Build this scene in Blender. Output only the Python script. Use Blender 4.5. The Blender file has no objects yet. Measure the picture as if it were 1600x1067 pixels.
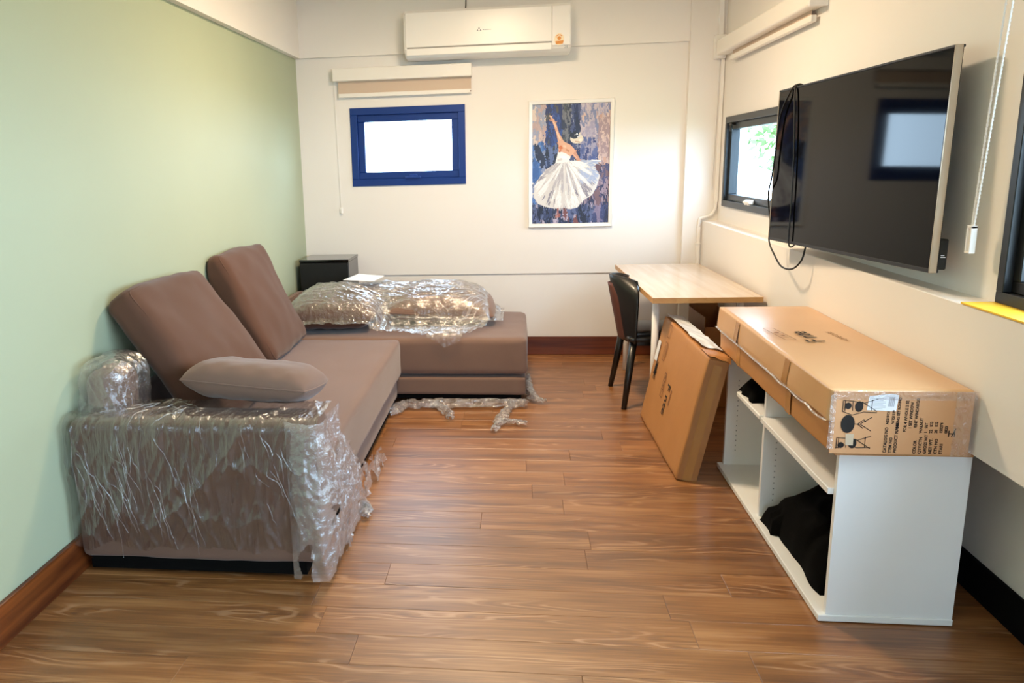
import bpy, bmesh, math, random
from mathutils import Vector, Matrix, noise
R = math.radians
random.seed(7)
scene = bpy.context.scene
COL = scene.collection

# ------------------------------------------------------------------ camera
F_PX, CX, H = 1254.74, 654.015, 1.5
yaw, pitch, roll = R(-7.23838192), R(12.43621139), R(1.6262013)
cy, sy, cp, sp, cr, sr = math.cos(yaw), math.sin(yaw), math.cos(pitch), math.sin(pitch), math.cos(roll), math.sin(roll)
fw = Vector((sy*cp, cy*cp, -sp)); rt = Vector((cy, -sy, 0)); dn = fw.cross(rt)
rt2 = rt*cr + dn*sr; dn2 = dn*cr - rt*sr
cam_d = bpy.data.cameras.new('camera'); cam = bpy.data.objects.new('camera', cam_d); COL.objects.link(cam)
m = Matrix((rt2, -dn2, -fw)).transposed().to_4x4(); m.translation = Vector((0, 0, H))
cam.matrix_world = m
cam_d.sensor_fit = 'HORIZONTAL'; cam_d.sensor_width = 36; cam_d.lens = F_PX/1600*36
cam_d.shift_x = (800-CX)/1600; cam_d.clip_start = .05
scene.camera = cam
scene.view_settings.view_transform = 'Standard'; scene.view_settings.look = 'None'
scene.view_settings.gamma = 1; scene.view_settings.use_curve_mapping = False
scene.view_settings.exposure = 0.55

# ------------------------------------------------------------------ world and lights
def lin(h):
    h = h.lstrip('#'); o = []
    for i in (0, 2, 4):
        c = int(h[i:i+2], 16)/255
        o.append(c/12.92 if c <= .04045 else ((c+.055)/1.055)**2.4)
    return (*o, 1)
world = bpy.data.worlds.new('sky'); scene.world = world; world.use_nodes = True
wb = world.node_tree.nodes['Background']; wb.inputs[0].default_value = (.60, .80, 1, 1); wb.inputs[1].default_value = 11.0
scene.cycles.max_bounces = 10; scene.cycles.transparent_max_bounces = 24; scene.cycles.diffuse_bounces = 6
scene.cycles.sample_clamp_indirect = 6

def area(name, loc, rot, sx, sz, power, color, portal=False, spread=180):
    l = bpy.data.lights.new(name, 'AREA'); l.shape = 'RECTANGLE'; l.size = sx; l.size_y = sz
    l.energy = power; l.color = color; l.spread = R(spread)
    if portal: l.cycles.is_portal = True
    o = bpy.data.objects.new(name, l); COL.objects.link(o); o.location = loc; o.rotation_euler = rot
    return o
area('sky_portal', (1.59, .8, 1.6), (0, R(90), 0), 1.1, 3.5, 10, (1, 1, 1), True)
area('sky_portal', (1.59, 5.4, 1.46), (0, R(90), 0), .5, 1.2, 10, (1, 1, 1), True)
area('sky_portal', (-.83, 6.45, 1.64), (R(-90), 0, 0), .7, .45, 10, (1, 1, 1), True)
area('sky_portal', (.85, -1.72, 1.45), (R(90), 0, 0), .85, 1.25, 10, (1, 1, 1), True)
LAMPS = [(-.15, 4.3), (-.1, .9)]
LAMP_W = (48, 4)
LAMP_C = (1, .76, .50)

# ------------------------------------------------------------------ materials
def newmat(name):
    mt = bpy.data.materials.new(name); mt.use_nodes = True
    return mt, mt.node_tree, mt.node_tree.nodes['Principled BSDF']
def mat(name, col, rough=.6, metal=0, spec=.5, bump=0, bscale=60, var=0, vscale=8, coat=0, sheen=0):
    mt, nt, b = newmat(name)
    c = lin(col) if isinstance(col, str) else col
    b.inputs['Base Color'].default_value = c; b.inputs['Roughness'].default_value = rough
    b.inputs['Metallic'].default_value = metal; b.inputs['Specular IOR Level'].default_value = spec
    b.inputs['Coat Weight'].default_value = coat
    if sheen: b.inputs['Sheen Weight'].default_value = sheen; b.inputs['Sheen Roughness'].default_value = .4
    tc = nt.nodes.new('ShaderNodeTexCoord')
    if var:
        n = nt.nodes.new('ShaderNodeTexNoise'); n.inputs['Scale'].default_value = vscale; n.inputs['Detail'].default_value = 5
        nt.links.new(tc.outputs['Object'], n.inputs['Vector'])
        h = nt.nodes.new('ShaderNodeHueSaturation'); h.inputs['Color'].default_value = c
        r = nt.nodes.new('ShaderNodeMapRange'); r.inputs[1].default_value = .25; r.inputs[2].default_value = .75
        r.inputs[3].default_value = 1-var; r.inputs[4].default_value = 1+var
        nt.links.new(n.outputs[0], r.inputs[0]); nt.links.new(r.outputs[0], h.inputs['Value'])
        nt.links.new(h.outputs[0], b.inputs['Base Color'])
    if bump:
        n2 = nt.nodes.new('ShaderNodeTexNoise'); n2.inputs['Scale'].default_value = bscale; n2.inputs['Detail'].default_value = 4
        bp = nt.nodes.new('ShaderNodeBump'); bp.inputs['Strength'].default_value = bump; bp.inputs['Distance'].default_value = .004
        nt.links.new(tc.outputs['Object'], n2.inputs['Vector']); nt.links.new(n2.outputs[0], bp.inputs['Height'])
        nt.links.new(bp.outputs[0], b.inputs['Normal'])
    return mt
M = {}
M['green'] = mat('green_paint', '#adb69a', .62, bump=.05, bscale=120, var=.02, vscale=1.5)
M['white_wall'] = mat('cream_wall_paint', '#ede8e3', .6, bump=.05, bscale=120, var=.012, vscale=1.5)
M['ceil'] = mat('ceiling_paint', '#f2ece2', .8)
M['white_lam'] = mat('white_laminate', '#eef0f2', .38, var=.01)
M['white_plastic'] = mat('white_plastic', '#f2efec', .3)
M['white_blind'] = mat('white_blind_metal', '#f0ebe4', .4)
M['blind_fabric'] = mat('beige_blind_fabric', '#cfb9a6', .85, bump=.15, bscale=400)
M['flare_frame'] = mat('flare_blue_frame', '#0b3580', .35, metal=.2)  # blue is glare from the bright pane, painted onto a dark frame
M['grey_frame'] = mat('charcoal_window_frame', '#2d343b', .4, metal=.3)
M['black_frame'] = mat('black_window_frame', '#0c0d0e', .4)
M['fabric'] = mat('brown_microfibre', '#775c4e', .92, bump=.25, bscale=700, var=.05, vscale=5, sheen=.25)
M['fabric_dk'] = mat('dark_brown_microfibre', '#5a3b2b', .92, bump=.25, bscale=700, var=.06, vscale=5, sheen=.2)
M['black_shade'] = mat('black_lining_shade', '#040404', .9, spec=.15)  # black carries the shade under the sofa and along the right skirting
M['black_gloss'] = mat('black_lacquer', '#0c0c0c', .12, coat=.3)
M['tv_screen'] = mat('tv_glass', '#030303', .05, spec=.5)
M['tv_screen'].node_tree.nodes['Principled BSDF'].inputs['IOR'].default_value = 1.2
M['black_plastic'] = mat('black_plastic', '#0b0b0b', .45)
M['silver'] = mat('champagne_bezel', '#bfae98', .3, metal=.8)
M['picframe'] = mat('satin_silver_frame', '#f0ece6', .3, metal=.1)
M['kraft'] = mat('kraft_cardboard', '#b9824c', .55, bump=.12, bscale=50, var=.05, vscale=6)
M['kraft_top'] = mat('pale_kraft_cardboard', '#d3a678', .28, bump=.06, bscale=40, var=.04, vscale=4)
M['kraft_dk'] = mat('worn_kraft_cardboard', '#a87444', .55, bump=.3, bscale=25, var=.1, vscale=9)
M['tape'] = mat('brown_packing_tape', '#b4834f', .2, var=.05)
M['ink'] = mat('black_ink', '#17110d', .7)
M['ink_lt'] = mat('faded_brown_ink', '#8a5f3c', .7)
M['label'] = mat('white_paper', '#eceef2', .6, var=.02)
M['grey_ink'] = mat('grey_print', '#8f939c', .7)
M['black_cloth'] = mat('black_cloth', '#030303', 1, spec=.1, bump=.3, bscale=300)
M['black_chair'] = mat('black_stained_wood', '#0b0908', .4, coat=.15)
M['brown_edge'] = mat('walnut_plywood_edge', '#5b3327', .5)
M['seat_pad'] = mat('black_leather_pad', '#101010', .3)
M['yellow'] = mat('yellow_sill_strip', '#f2c030', .45)
M['oak_lt'] = mat('pale_oak_edge_board', '#c99a68', .5, var=.06, vscale=20)
M['subfloor'] = mat('dark_subfloor', '#2a160b', .9)
M['orange'] = mat('orange_sticker', '#d98b34', .5)
M['pot'] = mat('outside_ground', '#6f7a5a', .9)
M['leaf'] = mat('garden_leaves', '#5f8f4c', .7, var=.25, vscale=3)
M['bark'] = mat('tree_bark', '#5d4a3a', .9)

def mk_glass(name, tint=(.97, .99, 1, 1)):
    mt, nt, b = newmat(name); out = nt.nodes['Material Output']; nt.nodes.remove(b)
    tr = nt.nodes.new('ShaderNodeBsdfTransparent'); tr.inputs[0].default_value = tint
    gl = nt.nodes.new('ShaderNodeBsdfGlossy'); gl.inputs['Roughness'].default_value = .02
    fr = nt.nodes.new('ShaderNodeFresnel'); fr.inputs[0].default_value = 1.45
    mx = nt.nodes.new('ShaderNodeMixShader'); ge = nt.nodes.new('ShaderNodeNewGeometry')
    mm = nt.nodes.new('ShaderNodeMath'); mm.operation = 'SUBTRACT'; mm.use_clamp = True   # only the entry face reflects
    nt.links.new(fr.outputs[0], mm.inputs[0]); nt.links.new(ge.outputs['Backfacing'], mm.inputs[1])
    nt.links.new(mm.outputs[0], mx.inputs[0]); nt.links.new(tr.outputs[0], mx.inputs[1]); nt.links.new(gl.outputs[0], mx.inputs[2])
    nt.links.new(mx.outputs[0], out.inputs[0]); return mt
M['glass'] = mk_glass('window_glass')

def mk_film(name, milk=.06, bs=45, st=.8, stretch=(1, 1, 1), base=.08, edge=.75, tint=.96):
    """clear stretch film: thin, glossy, crinkled, very slightly milky"""
    mt, nt, b = newmat(name); out = nt.nodes['Material Output']; nt.nodes.remove(b)
    tc = nt.nodes.new('ShaderNodeTexCoord'); mp = nt.nodes.new('ShaderNodeMapping'); mp.inputs['Scale'].default_value = stretch
    nt.links.new(tc.outputs['Object'], mp.inputs[0])
    n = nt.nodes.new('ShaderNodeTexNoise'); n.inputs['Scale'].default_value = bs; n.inputs['Detail'].default_value = 6
    n.inputs['Distortion'].default_value = 1.2; nt.links.new(mp.outputs[0], n.inputs['Vector'])
    bp = nt.nodes.new('ShaderNodeBump'); bp.inputs['Strength'].default_value = st; bp.inputs['Distance'].default_value = .006
    nt.links.new(n.outputs[0], bp.inputs['Height'])
    tr = nt.nodes.new('ShaderNodeBsdfTransparent'); tr.inputs[0].default_value = (tint, tint, tint+.01, 1)
    gl = nt.nodes.new('ShaderNodeBsdfGlossy'); gl.inputs['Roughness'].default_value = .12; gl.inputs[0].default_value = (1, 1, 1, 1)
    df = nt.nodes.new('ShaderNodeBsdfDiffuse'); df.inputs[0].default_value = (.82, .84, .88, 1)
    tl = nt.nodes.new('ShaderNodeBsdfTranslucent'); tl.inputs[0].default_value = (.82, .84, .88, 1)
    lw = nt.nodes.new('ShaderNodeLayerWeight'); lw.inputs[0].default_value = .42
    for s in (gl, df, lw): nt.links.new(bp.outputs[0], s.inputs['Normal'])
    mr = nt.nodes.new('ShaderNodeMapRange'); mr.inputs[3].default_value = base; mr.inputs[4].default_value = edge
    nt.links.new(lw.outputs['Facing'], mr.inputs[0])
    m1 = nt.nodes.new('ShaderNodeMixShader'); m2 = nt.nodes.new('ShaderNodeMixShader'); m0 = nt.nodes.new('ShaderNodeMixShader')
    nt.links.new(df.outputs[0], m0.inputs[1]); nt.links.new(tl.outputs[0], m0.inputs[2])
    m2.inputs[0].default_value = milk
    nt.links.new(mr.outputs[0], m1.inputs[0]); nt.links.new(tr.outputs[0], m1.inputs[1]); nt.links.new(gl.outputs[0], m1.inputs[2])
    nt.links.new(m1.outputs[0], m2.inputs[1]); nt.links.new(m0.outputs[0], m2.inputs[2])
    nt.links.new(m2.outputs[0], out.inputs[0]); return mt
M['film'] = mk_film('clear_stretch_film')
M['film_arm_shade'] = mk_film('shade_tinted_film_taut', .012, 22, 1, (2.8, 1, .28), .05, .6, .72)  # dark tint puts the arm front's lack of light into the film
M['film_dense'] = mk_film('bunched_stretch_film', .19, 60, 1, (1, 1, 1), .14, .85)

def mk_wood_floor():
    mt, nt, b = newmat('oak_vinyl_plank'); N = nt.nodes.new; L = nt.links.new
    tc = N('ShaderNodeTexCoord'); oi = N('ShaderNodeObjectInfo')
    comb = N('ShaderNodeCombineXYZ'); 
    for i, k in enumerate((37.0, 53.0, 11.0)):
        mm = N('ShaderNodeMath'); mm.operation = 'MULTIPLY'; mm.inputs[1].default_value = k
        L(oi.outputs['Random'], mm.inputs[0]); L(mm.outputs[0], comb.inputs[i])
    add = N('ShaderNodeVectorMath'); add.operation = 'ADD'; L(tc.outputs['Object'], add.inputs[0]); L(comb.outputs[0], add.inputs[1])
    # cathedral figure: contour bands of a stretched noise
    mp = N('ShaderNodeMapping'); mp.inputs['Scale'].default_value = (1.1, 7.5, 1); L(add.outputs[0], mp.inputs[0])
    n1 = N('ShaderNodeTexNoise'); n1.inputs['Scale'].default_value = 1.0; n1.inputs['Detail'].default_value = 2.5; n1.inputs['Roughness'].default_value = .45; L(mp.outputs[0], n1.inputs['Vector'])
    mu = N('ShaderNodeMath'); mu.operation = 'MULTIPLY'; mu.inputs[1].default_value = 85; L(n1.outputs[0], mu.inputs[0])
    si = N('ShaderNodeMath'); si.operation = 'SINE'; L(mu.outputs[0], si.inputs[0])
    # fine fibres
    mp2 = N('ShaderNodeMapping'); mp2.inputs['Scale'].default_value = (3.5, 130, 1); L(add.outputs[0], mp2.inputs[0])
    n2 = N('ShaderNodeTexNoise'); n2.inputs['Scale'].default_value = 1.0; n2.inputs['Detail'].default_value = 6; L(mp2.outputs[0], n2.inputs['Vector'])
    # broad light/dark streaks
    mp3 = N('ShaderNodeMapping'); mp3.inputs['Scale'].default_value = (1.0, 9, 1); L(add.outputs[0], mp3.inputs[0])
    n3 = N('ShaderNodeTexNoise'); n3.inputs['Scale'].default_value = 1.5; n3.inputs['Detail'].default_value = 4; L(mp3.outputs[0], n3.inputs['Vector'])
    rp = N('ShaderNodeValToRGB'); e = rp.color_ramp.elements
    e[0].position = .28; e[0].color = lin('#563318'); e[1].position = .74; e[1].color = lin('#b48252')
    x = e.new(.5); x.color = lin('#8a582d')
    mix = N('ShaderNodeMath'); mix.operation = 'MULTIPLY_ADD'; mix.inputs[1].default_value = .38; L(n2.outputs[0], mix.inputs[0])
    m3 = N('ShaderNodeMath'); m3.operation = 'MULTIPLY'; m3.inputs[1].default_value = .62; L(n3.outputs[0], m3.inputs[0]); L(m3.outputs[0], mix.inputs[2])
    L(mix.outputs[0], rp.inputs[0])
    # band lines lighter, only where the figure noise is strong
    pw = N('ShaderNodeMapRange'); pw.inputs[1].default_value = .55; pw.inputs[2].default_value = 1.0; pw.inputs[3].default_value = 0; pw.inputs[4].default_value = .36; L(si.outputs[0], pw.inputs[0])
    ng = N('ShaderNodeMapRange'); ng.inputs[1].default_value = -.3; ng.inputs[2].default_value = -1.0; ng.inputs[3].default_value = 0; ng.inputs[4].default_value = .42; L(si.outputs[0], ng.inputs[0])
    msk = N('ShaderNodeTexNoise'); msk.inputs['Scale'].default_value = 1.6; msk.inputs['Detail'].default_value = 1; L(mp3.outputs[0], msk.inputs['Vector'])
    mk2 = N('ShaderNodeMapRange'); mk2.inputs[1].default_value = .50; mk2.inputs[2].default_value = .62; L(msk.outputs[0], mk2.inputs[0])
    f1 = N('ShaderNodeMath'); f1.operation = 'MULTIPLY'; L(pw.outputs[0], f1.inputs[0]); L(mk2.outputs[0], f1.inputs[1])
    f2 = N('ShaderNodeMath'); f2.operation = 'MULTIPLY'; L(ng.outputs[0], f2.inputs[0]); L(mk2.outputs[0], f2.inputs[1])
    c1 = N('ShaderNodeMix'); c1.data_type = 'RGBA'; L(f1.outputs[0], c1.inputs[0]); L(rp.outputs[0], c1.inputs[6]); c1.inputs[7].default_value = lin('#d0a27a')
    c2 = N('ShaderNodeMix'); c2.data_type = 'RGBA'; L(f2.outputs[0], c2.inputs[0]); L(c1.outputs[2], c2.inputs[6]); c2.inputs[7].default_value = lin('#5a331b')
    hs = N('ShaderNodeHueSaturation'); L(c2.outputs[2], hs.inputs['Color'])
    vr = N('ShaderNodeMapRange'); vr.inputs[3].default_value = .86; vr.inputs[4].default_value = 1.12; L(oi.outputs['Random'], vr.inputs[0]); L(vr.outputs[0], hs.inputs['Value'])
    L(hs.outputs[0], b.inputs['Base Color'])
    b.inputs['Roughness'].default_value = .38; b.inputs['Specular IOR Level'].default_value = 1.0
    bp = N('ShaderNodeBump'); bp.inputs['Strength'].default_value = .12; bp.inputs['Distance'].default_value = .001
    L(n2.outputs[0], bp.inputs['Height']); L(bp.outputs[0], b.inputs['Normal'])
    return mt
M['floor'] = mk_wood_floor()
def mk_grain(name, c1, c2, axis, rough=.4, freq=30):
    mt, nt, b = newmat(name); N = nt.nodes.new; L = nt.links.new
    tc = N('ShaderNodeTexCoord'); mp = N('ShaderNodeMapping'); s = [freq]*3; s[axis] = 1.2; mp.inputs['Scale'].default_value = s
    L(tc.outputs['Object'], mp.inputs[0]); n = N('ShaderNodeTexNoise'); n.inputs['Scale'].default_value = 1; n.inputs['Detail'].default_value = 5; n.inputs['Distortion'].default_value = .6
    L(mp.outputs[0], n.inputs['Vector']); r = N('ShaderNodeValToRGB'); r.color_ramp.elements[0].position = .3; r.color_ramp.elements[1].position = .7
    r.color_ramp.elements[0].color = lin(c1); r.color_ramp.elements[1].color = lin(c2); L(n.outputs[0], r.inputs[0]); L(r.outputs[0], b.inputs['Base Color'])
    b.inputs['Roughness'].default_value = rough; return mt
M['baseboard'] = mk_grain('red_brown_skirting_wood', '#3f170b', '#8a4a20', 1, .35, 26)
M['baseboard_x'] = mk_grain('red_brown_skirting_wood_back', '#3f170b', '#7a3c1c', 0, .35, 26)
M['desk_top'] = mk_grain('pale_birch_laminate', '#c9b39f', '#d8c6b4', 1, .18, 20)
M['desk_edge'] = mk_grain('birch_edge_band', '#c08d54', '#d0a268', 1, .4, 20)

# ------------------------------------------------------------------ helpers
ORG = {}
def link(o, parent=None):
    COL.objects.link(o)
    if parent: o.parent = parent; ORG[o.name] = ORG.get(parent.name, Vector((0, 0, 0)))
    return o
def mk(name, verts, faces, mt, parent=None, smooth=False):
    me = bpy.data.meshes.new(name); off = ORG.get(parent.name, Vector((0, 0, 0))) if parent else Vector((0, 0, 0))
    me.from_pydata([tuple(Vector(v)-off) for v in verts], [], faces); me.materials.append(mt)
    if smooth:
        for p in me.polygons: p.use_smooth = True
    me.update(); return link(bpy.data.objects.new(name, me), parent)
def fin(bm, name, mt, parent=None, smooth=False):
    off = ORG.get(parent.name, Vector((0, 0, 0))) if parent else Vector((0, 0, 0))
    bmesh.ops.translate(bm, verts=bm.verts, vec=-off)
    bmesh.ops.recalc_face_normals(bm, faces=bm.faces)
    me = bpy.data.meshes.new(name); bm.to_mesh(me); bm.free(); me.materials.append(mt)
    if smooth:
        for p in me.polygons: p.use_smooth = True
    return link(bpy.data.objects.new(name, me), parent)
def bmbox(bm, a, b, bev=0, seg=1):
    r = bmesh.ops.create_cube(bm, size=1); vs = r['verts']
    bmesh.ops.scale(bm, verts=vs, vec=[max(abs(b[i]-a[i]), 1e-4) for i in range(3)])
    bmesh.ops.translate(bm, verts=vs, vec=[(a[i]+b[i])/2 for i in range(3)])
    if bev:
        es = {e for v in vs for e in v.link_edges}
        bmesh.ops.bevel(bm, geom=list(es), offset=bev, segments=seg, affect='EDGES', profile=.5)
def box(name, a, b, mt, parent=None, bev=0, seg=1):
    bm = bmesh.new(); bmbox(bm, a, b, bev, seg); return fin(bm, name, mt, parent)
def boxes(name, lst, mt, parent=None, bev=0):
    bm = bmesh.new()
    for a, b in lst: bmbox(bm, a, b, bev)
    return fin(bm, name, mt, parent)
def thing(name, label, cat, loc=(0, 0, 0), rot=None, group=None):
    o = bpy.data.objects.new(name, None); COL.objects.link(o); o.empty_display_size = .1
    o.location = loc; o['label'] = label; o['category'] = cat
    if group: o['group'] = group
    if rot is None: ORG[o.name] = Vector(loc)
    else: o.rotation_euler = rot; ORG[o.name] = Vector((0, 0, 0))
    return o
def tag(o, label, cat, group=None):
    o['label'] = label; o['category'] = cat
    if group: o['group'] = group
    return o
def struct(o): o['kind'] = 'structure'; return o
def tube(name, pts, r, mt, parent=None, n=8, closed=False, bead=0, smooth=True):
    P = [Vector(p) for p in pts]; verts, faces = [], []
    K = len(P)
    for i, p in enumerate(P):
        t = (P[min(i+1, K-1)]-P[max(i-1, 0)]).normalized()
        u = t.orthogonal().normalized() if i == 0 else (u - t*u.dot(t)).normalized()
        w = t.cross(u); rr = r if not bead else (r if i % 2 else r*bead)
        if isinstance(r, (list, tuple)): rr = r[i]
        for k in range(n):
            a = 2*math.pi*k/n; verts.append(p+u*math.cos(a)*rr+w*math.sin(a)*rr)
    for i in range(K-1):
        for k in range(n): faces.append((i*n+k, i*n+(k+1) % n, (i+1)*n+(k+1) % n, (i+1)*n+k))
    faces += [tuple(range(n))[::-1], tuple((K-1)*n+k for k in range(n))]
    return mk(name, verts, faces, mt, parent, smooth)
def spline(pts, n=8):
    P = [Vector(p) for p in pts]; P = [P[0]*2-P[1]]+P+[P[-1]*2-P[-2]]; out = []
    for i in range(1, len(P)-2):
        for k in range(n):
            t = k/n; a, b, c, d = P[i-1:i+3]
            out.append(.5*((2*b)+(c-a)*t+(2*a-5*b+4*c-d)*t*t+(-a+3*b-3*c+d)*t**3))
    out.append(P[-2]); return out
def softbox(name, dims, r, mt, parent=None, n=20, puff=(0, 0, 0), amp=0, fscale=6, seed=0, loc=(0, 0, 0), fn=None, pinch=0):
    """rounded, stuffed box; local centre loc"""
    hx, hy, hz = [d/2 for d in dims]; bm = bmesh.new()
    bmesh.ops.create_cube(bm, size=2)
    bmesh.ops.subdivide_edges(bm, edges=bm.edges[:], cuts=n, use_grid_fill=True)
    H3 = (hx, hy, hz)
    for v in bm.verts:
        c = v.co.copy(); p = Vector()
        for i in range(3):
            s = math.copysign(1-(1-abs(c[i]))**1.35, c[i]); p[i] = s*H3[i]
        inner = Vector([max(-H3[i]+r, min(H3[i]-r, p[i])) for i in range(3)]); d = p-inner
        if d.length > 1e-6:
            q = inner+d.normalized()*r*min(1, max(abs(d[i]) for i in range(3))/r)
        else: q = p
        u = [q[i]/H3[i] for i in range(3)]
        q = q.copy()
        for i in range(3):
            j, k = (i+1) % 3, (i+2) % 3
            q[i] += math.copysign(puff[i], u[i])*abs(u[i])*(1-min(1, u[j]*u[j]))*(1-min(1, u[k]*u[k]))
        if amp:
            nn = noise.noise_vector(Vector((q.x*fscale+seed, q.y*fscale, q.z*fscale)))+.5*noise.noise_vector(Vector((q.x*fscale*2.7, q.y*fscale*2.7+seed, q.z*fscale*2.7)))
            q += nn*amp
        if fn: q = fn(q)
        v.co = q+Vector(loc)
    return fin(bm, name, mt, parent, True)
def sheet(name, fn, nu, nv, mt, parent=None, mask=None):
    verts = []; idx = {}; faces = []
    for i in range(nu+1):
        for j in range(nv+1):
            idx[i, j] = len(verts); verts.append(fn(i/nu, j/nv))
    for i in range(nu):
        for j in range(nv):
            if mask and not mask((i+.5)/nu, (j+.5)/nv): continue
            faces.append((idx[i, j], idx[i+1, j], idx[i+1, j+1], idx[i, j+1]))
    used = sorted({k for f in faces for k in f}); re = {k: n for n, k in enumerate(used)}
    return mk(name, [verts[k] for k in used], [tuple(re[k] for k in f) for f in faces], mt, parent, True)
def ns(x, y, z=0): return noise.noise(Vector((x, y, z)))
def ridge(x, y, z=0): return 1-2*abs(noise.noise(Vector((x, y, z))))

# ------------------------------------------------------------------ room shell
XL, XB, YB, YF, ZC = -1.68, -1.64, 6.285, -1.55, 2.78
XBOX, XU, XLOW = 1.355, 1.46, 1.56
ZL, ZLOW = 1.035, .60
floor = struct(box('floor', (XL-.1, YF, -.06), (XLOW+.1, YB+.1, -.008), M['subfloor']))
# planks, running across the room
PW, PL = .1613, 1.225
shared = {}
k0 = math.floor((YF-4.095)/PW)
rnd = random.Random(11)
offs = {}
for k in range(k0, math.ceil((YB-4.095)/PW)):
    y0 = 4.095+k*PW; y1 = y0+PW
    if y0 > YB: break
    ya, yb_ = max(y0, YF), min(y1, YB)
    off = -.68 if k == 0 else (XL-rnd.random()*PL*.9)
    xs = []
    x = off
    while x > XL: x -= PL
    while x < XLOW: xs.append(x); x += PL
    for x0 in xs:
        a, b_ = max(x0, XL), min(x0+PL, XLOW)
        if b_-a < .03: continue
        key = (round(b_-a, 4), round(yb_-ya, 4))
        if key not in shared:
            bm = bmesh.new(); w, d = (b_-a)/2, (yb_-ya)/2
            g = .0004; c = .0012
            vb = [bm.verts.new(p) for p in ((-w+g, -d+g, -.006), (w-g, -d+g, -.006), (w-g, d-g, -.006), (-w+g, d-g, -.006))]
            vm = [bm.verts.new((v.co.x, v.co.y, -.0008)) for v in vb]
            vt = [bm.verts.new((v.co.x-math.copysign(c, v.co.x), v.co.y-math.copysign(c, v.co.y), 0)) for v in vb]
            bm.faces.new(vt)
            for i in range(4):
                j = (i+1) % 4; bm.faces.new((vb[i], vb[j], vm[j], vm[i])); bm.faces.new((vm[i], vm[j], vt[j], vt[i]))
            bm.faces.new(vb[::-1])
            me = bpy.data.meshes.new('plank'); bm.to_mesh(me); bm.free(); me.materials.append(M['floor']); shared[key] = me
        o = bpy.data.objects.new('plank', shared[key]); COL.objects.link(o); o.parent = floor
        o.location = ((a+b_)/2, (ya+yb_)/2, 0)

def frame_wall(name, axis, pos, thick, u0, u1, z0, z1, holes, mt):
    """wall as boxes around rectangular holes; axis 'x' = plane x=pos, u is y"""
    us = sorted({u0, u1, *[h[0] for h in holes], *[h[1] for h in holes]}); zs = sorted({z0, z1, *[h[2] for h in holes], *[h[3] for h in holes]})
    bm = bmesh.new()
    for i in range(len(us)-1):
        for j in range(len(zs)-1):
            um, zm = (us[i]+us[i+1])/2, (zs[j]+zs[j+1])/2
            if any(h[0] < um < h[1] and h[2] < zm < h[3] for h in holes): continue
            if axis == 'x': bmbox(bm, (pos, us[i], zs[j]), (pos+thick, us[i+1], zs[j+1]))
            else: bmbox(bm, (us[i], pos, zs[j]), (us[i+1], pos+thick, zs[j+1]))
    bmesh.ops.remove_doubles(bm, verts=bm.verts, dist=1e-5)
    seen = {}
    for f in bm.faces: seen.setdefault(tuple(sorted(v.index for v in f.verts)), []).append(f)
    bm.verts.index_update(); seen = {}
    for f in bm.faces: seen.setdefault(tuple(sorted(v.index for v in f.verts)), []).append(f)
    bmesh.ops.delete(bm, geom=[f for v in seen.values() if len(v) > 1 for f in v], context='FACES')
    return struct(fin(bm, name, mt))
wl = struct(box('wall_left', (XL-.15, YF, -.06), (XL, YB+.2, ZC), M['green']))
struct(box('trim_1', (XL-.001, YF, 2.306), (XB, YB-.0401, ZC), M['white_wall']))
W1 = (-1.276, -.395, 1.344, 1.931)
wbk = frame_wall('wall_back', 'y', YB, .15, XL, XLOW+.1, -.06, ZC, [W1], M['white_wall'])
bm = bmesh.new()   # proud upper panel with the shadow line at its foot
for a, b in (((XL, YB-.012, .647), (W1[0], YB+.001, ZC)), ((W1[1], YB-.012, .647), (XBOX, YB+.001, ZC)), ((W1[0], YB-.012, .647), (W1[1], YB+.001, W1[2])), ((W1[0], YB-.012, W1[3]), (W1[1], YB+.001, ZC))):
    bmbox(bm, a, b)
fin(bm, 'upper_panel', M['white_wall'], wbk)
struct(box('trim_2', (XL, YB-.04, 2.306), (1.46, YB-.0121, ZC), M['white_wall']))
struct(box('trim_3', (1.216, 6.215, 0), (XU, YB-.0125, ZC), M['white_wall']))
W2 = (4.75, 6.045, 1.15, 1.762)
W3 = (-1.0, 2.615, 1.04, 2.12)
wr = frame_wall('wall_right', 'x', XU, .10, YF, YB+.15, ZL-.2, ZC, [W2, W3], M['white_wall'])
box('lower_wall', (XLOW, YF, -.06), (XLOW+.1, YB+.15, ZL), M['white_wall'], wr)
bm = bmesh.new(); bmbox(bm, (XBOX, YF, ZLOW), (XLOW+.05, YB, ZL), .003, 1)
fin(bm, 'ledge_box', M['white_wall'], wr)
box('sill_strip', (XBOX-.004, -1.0, ZL), (XU+.001, 2.62, ZL+.006), M['yellow'], wr, .001)['label'] = 'thin yellow strip along the ledge'  # thin yellow strip along the ledge below the near window
struct(frame_wall('wall_front', 'y', YF-.15, .15, XL-.15, XLOW+.2, -.06, ZC, [(.4, 1.3, .8, 2.1)], M['white_wall']))
struct(box('ceiling', (XL-.15, YF-.15, ZC), (XLOW+.2, YB+.2, ZC+.12), M['ceil']))
def baseboard(name, a, b, mt, groove):
    o = struct(box(name, a, b, mt, None, .003))
    return o
baseboard('baseboard_left', (XL, YF, 0), (XL+.018, YB-.02, .145), M['baseboard'], 0)
baseboard('baseboard_back', (XL+.018, YB-.018, 0), (1.214, YB, .145), M['baseboard_x'], 0)
baseboard('baseboard_right', (XLOW-.016, YF, 0), (XLOW, YB-.02, .13), M['black_shade'], 0)  # black stands in for shadow along the wall foot

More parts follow.
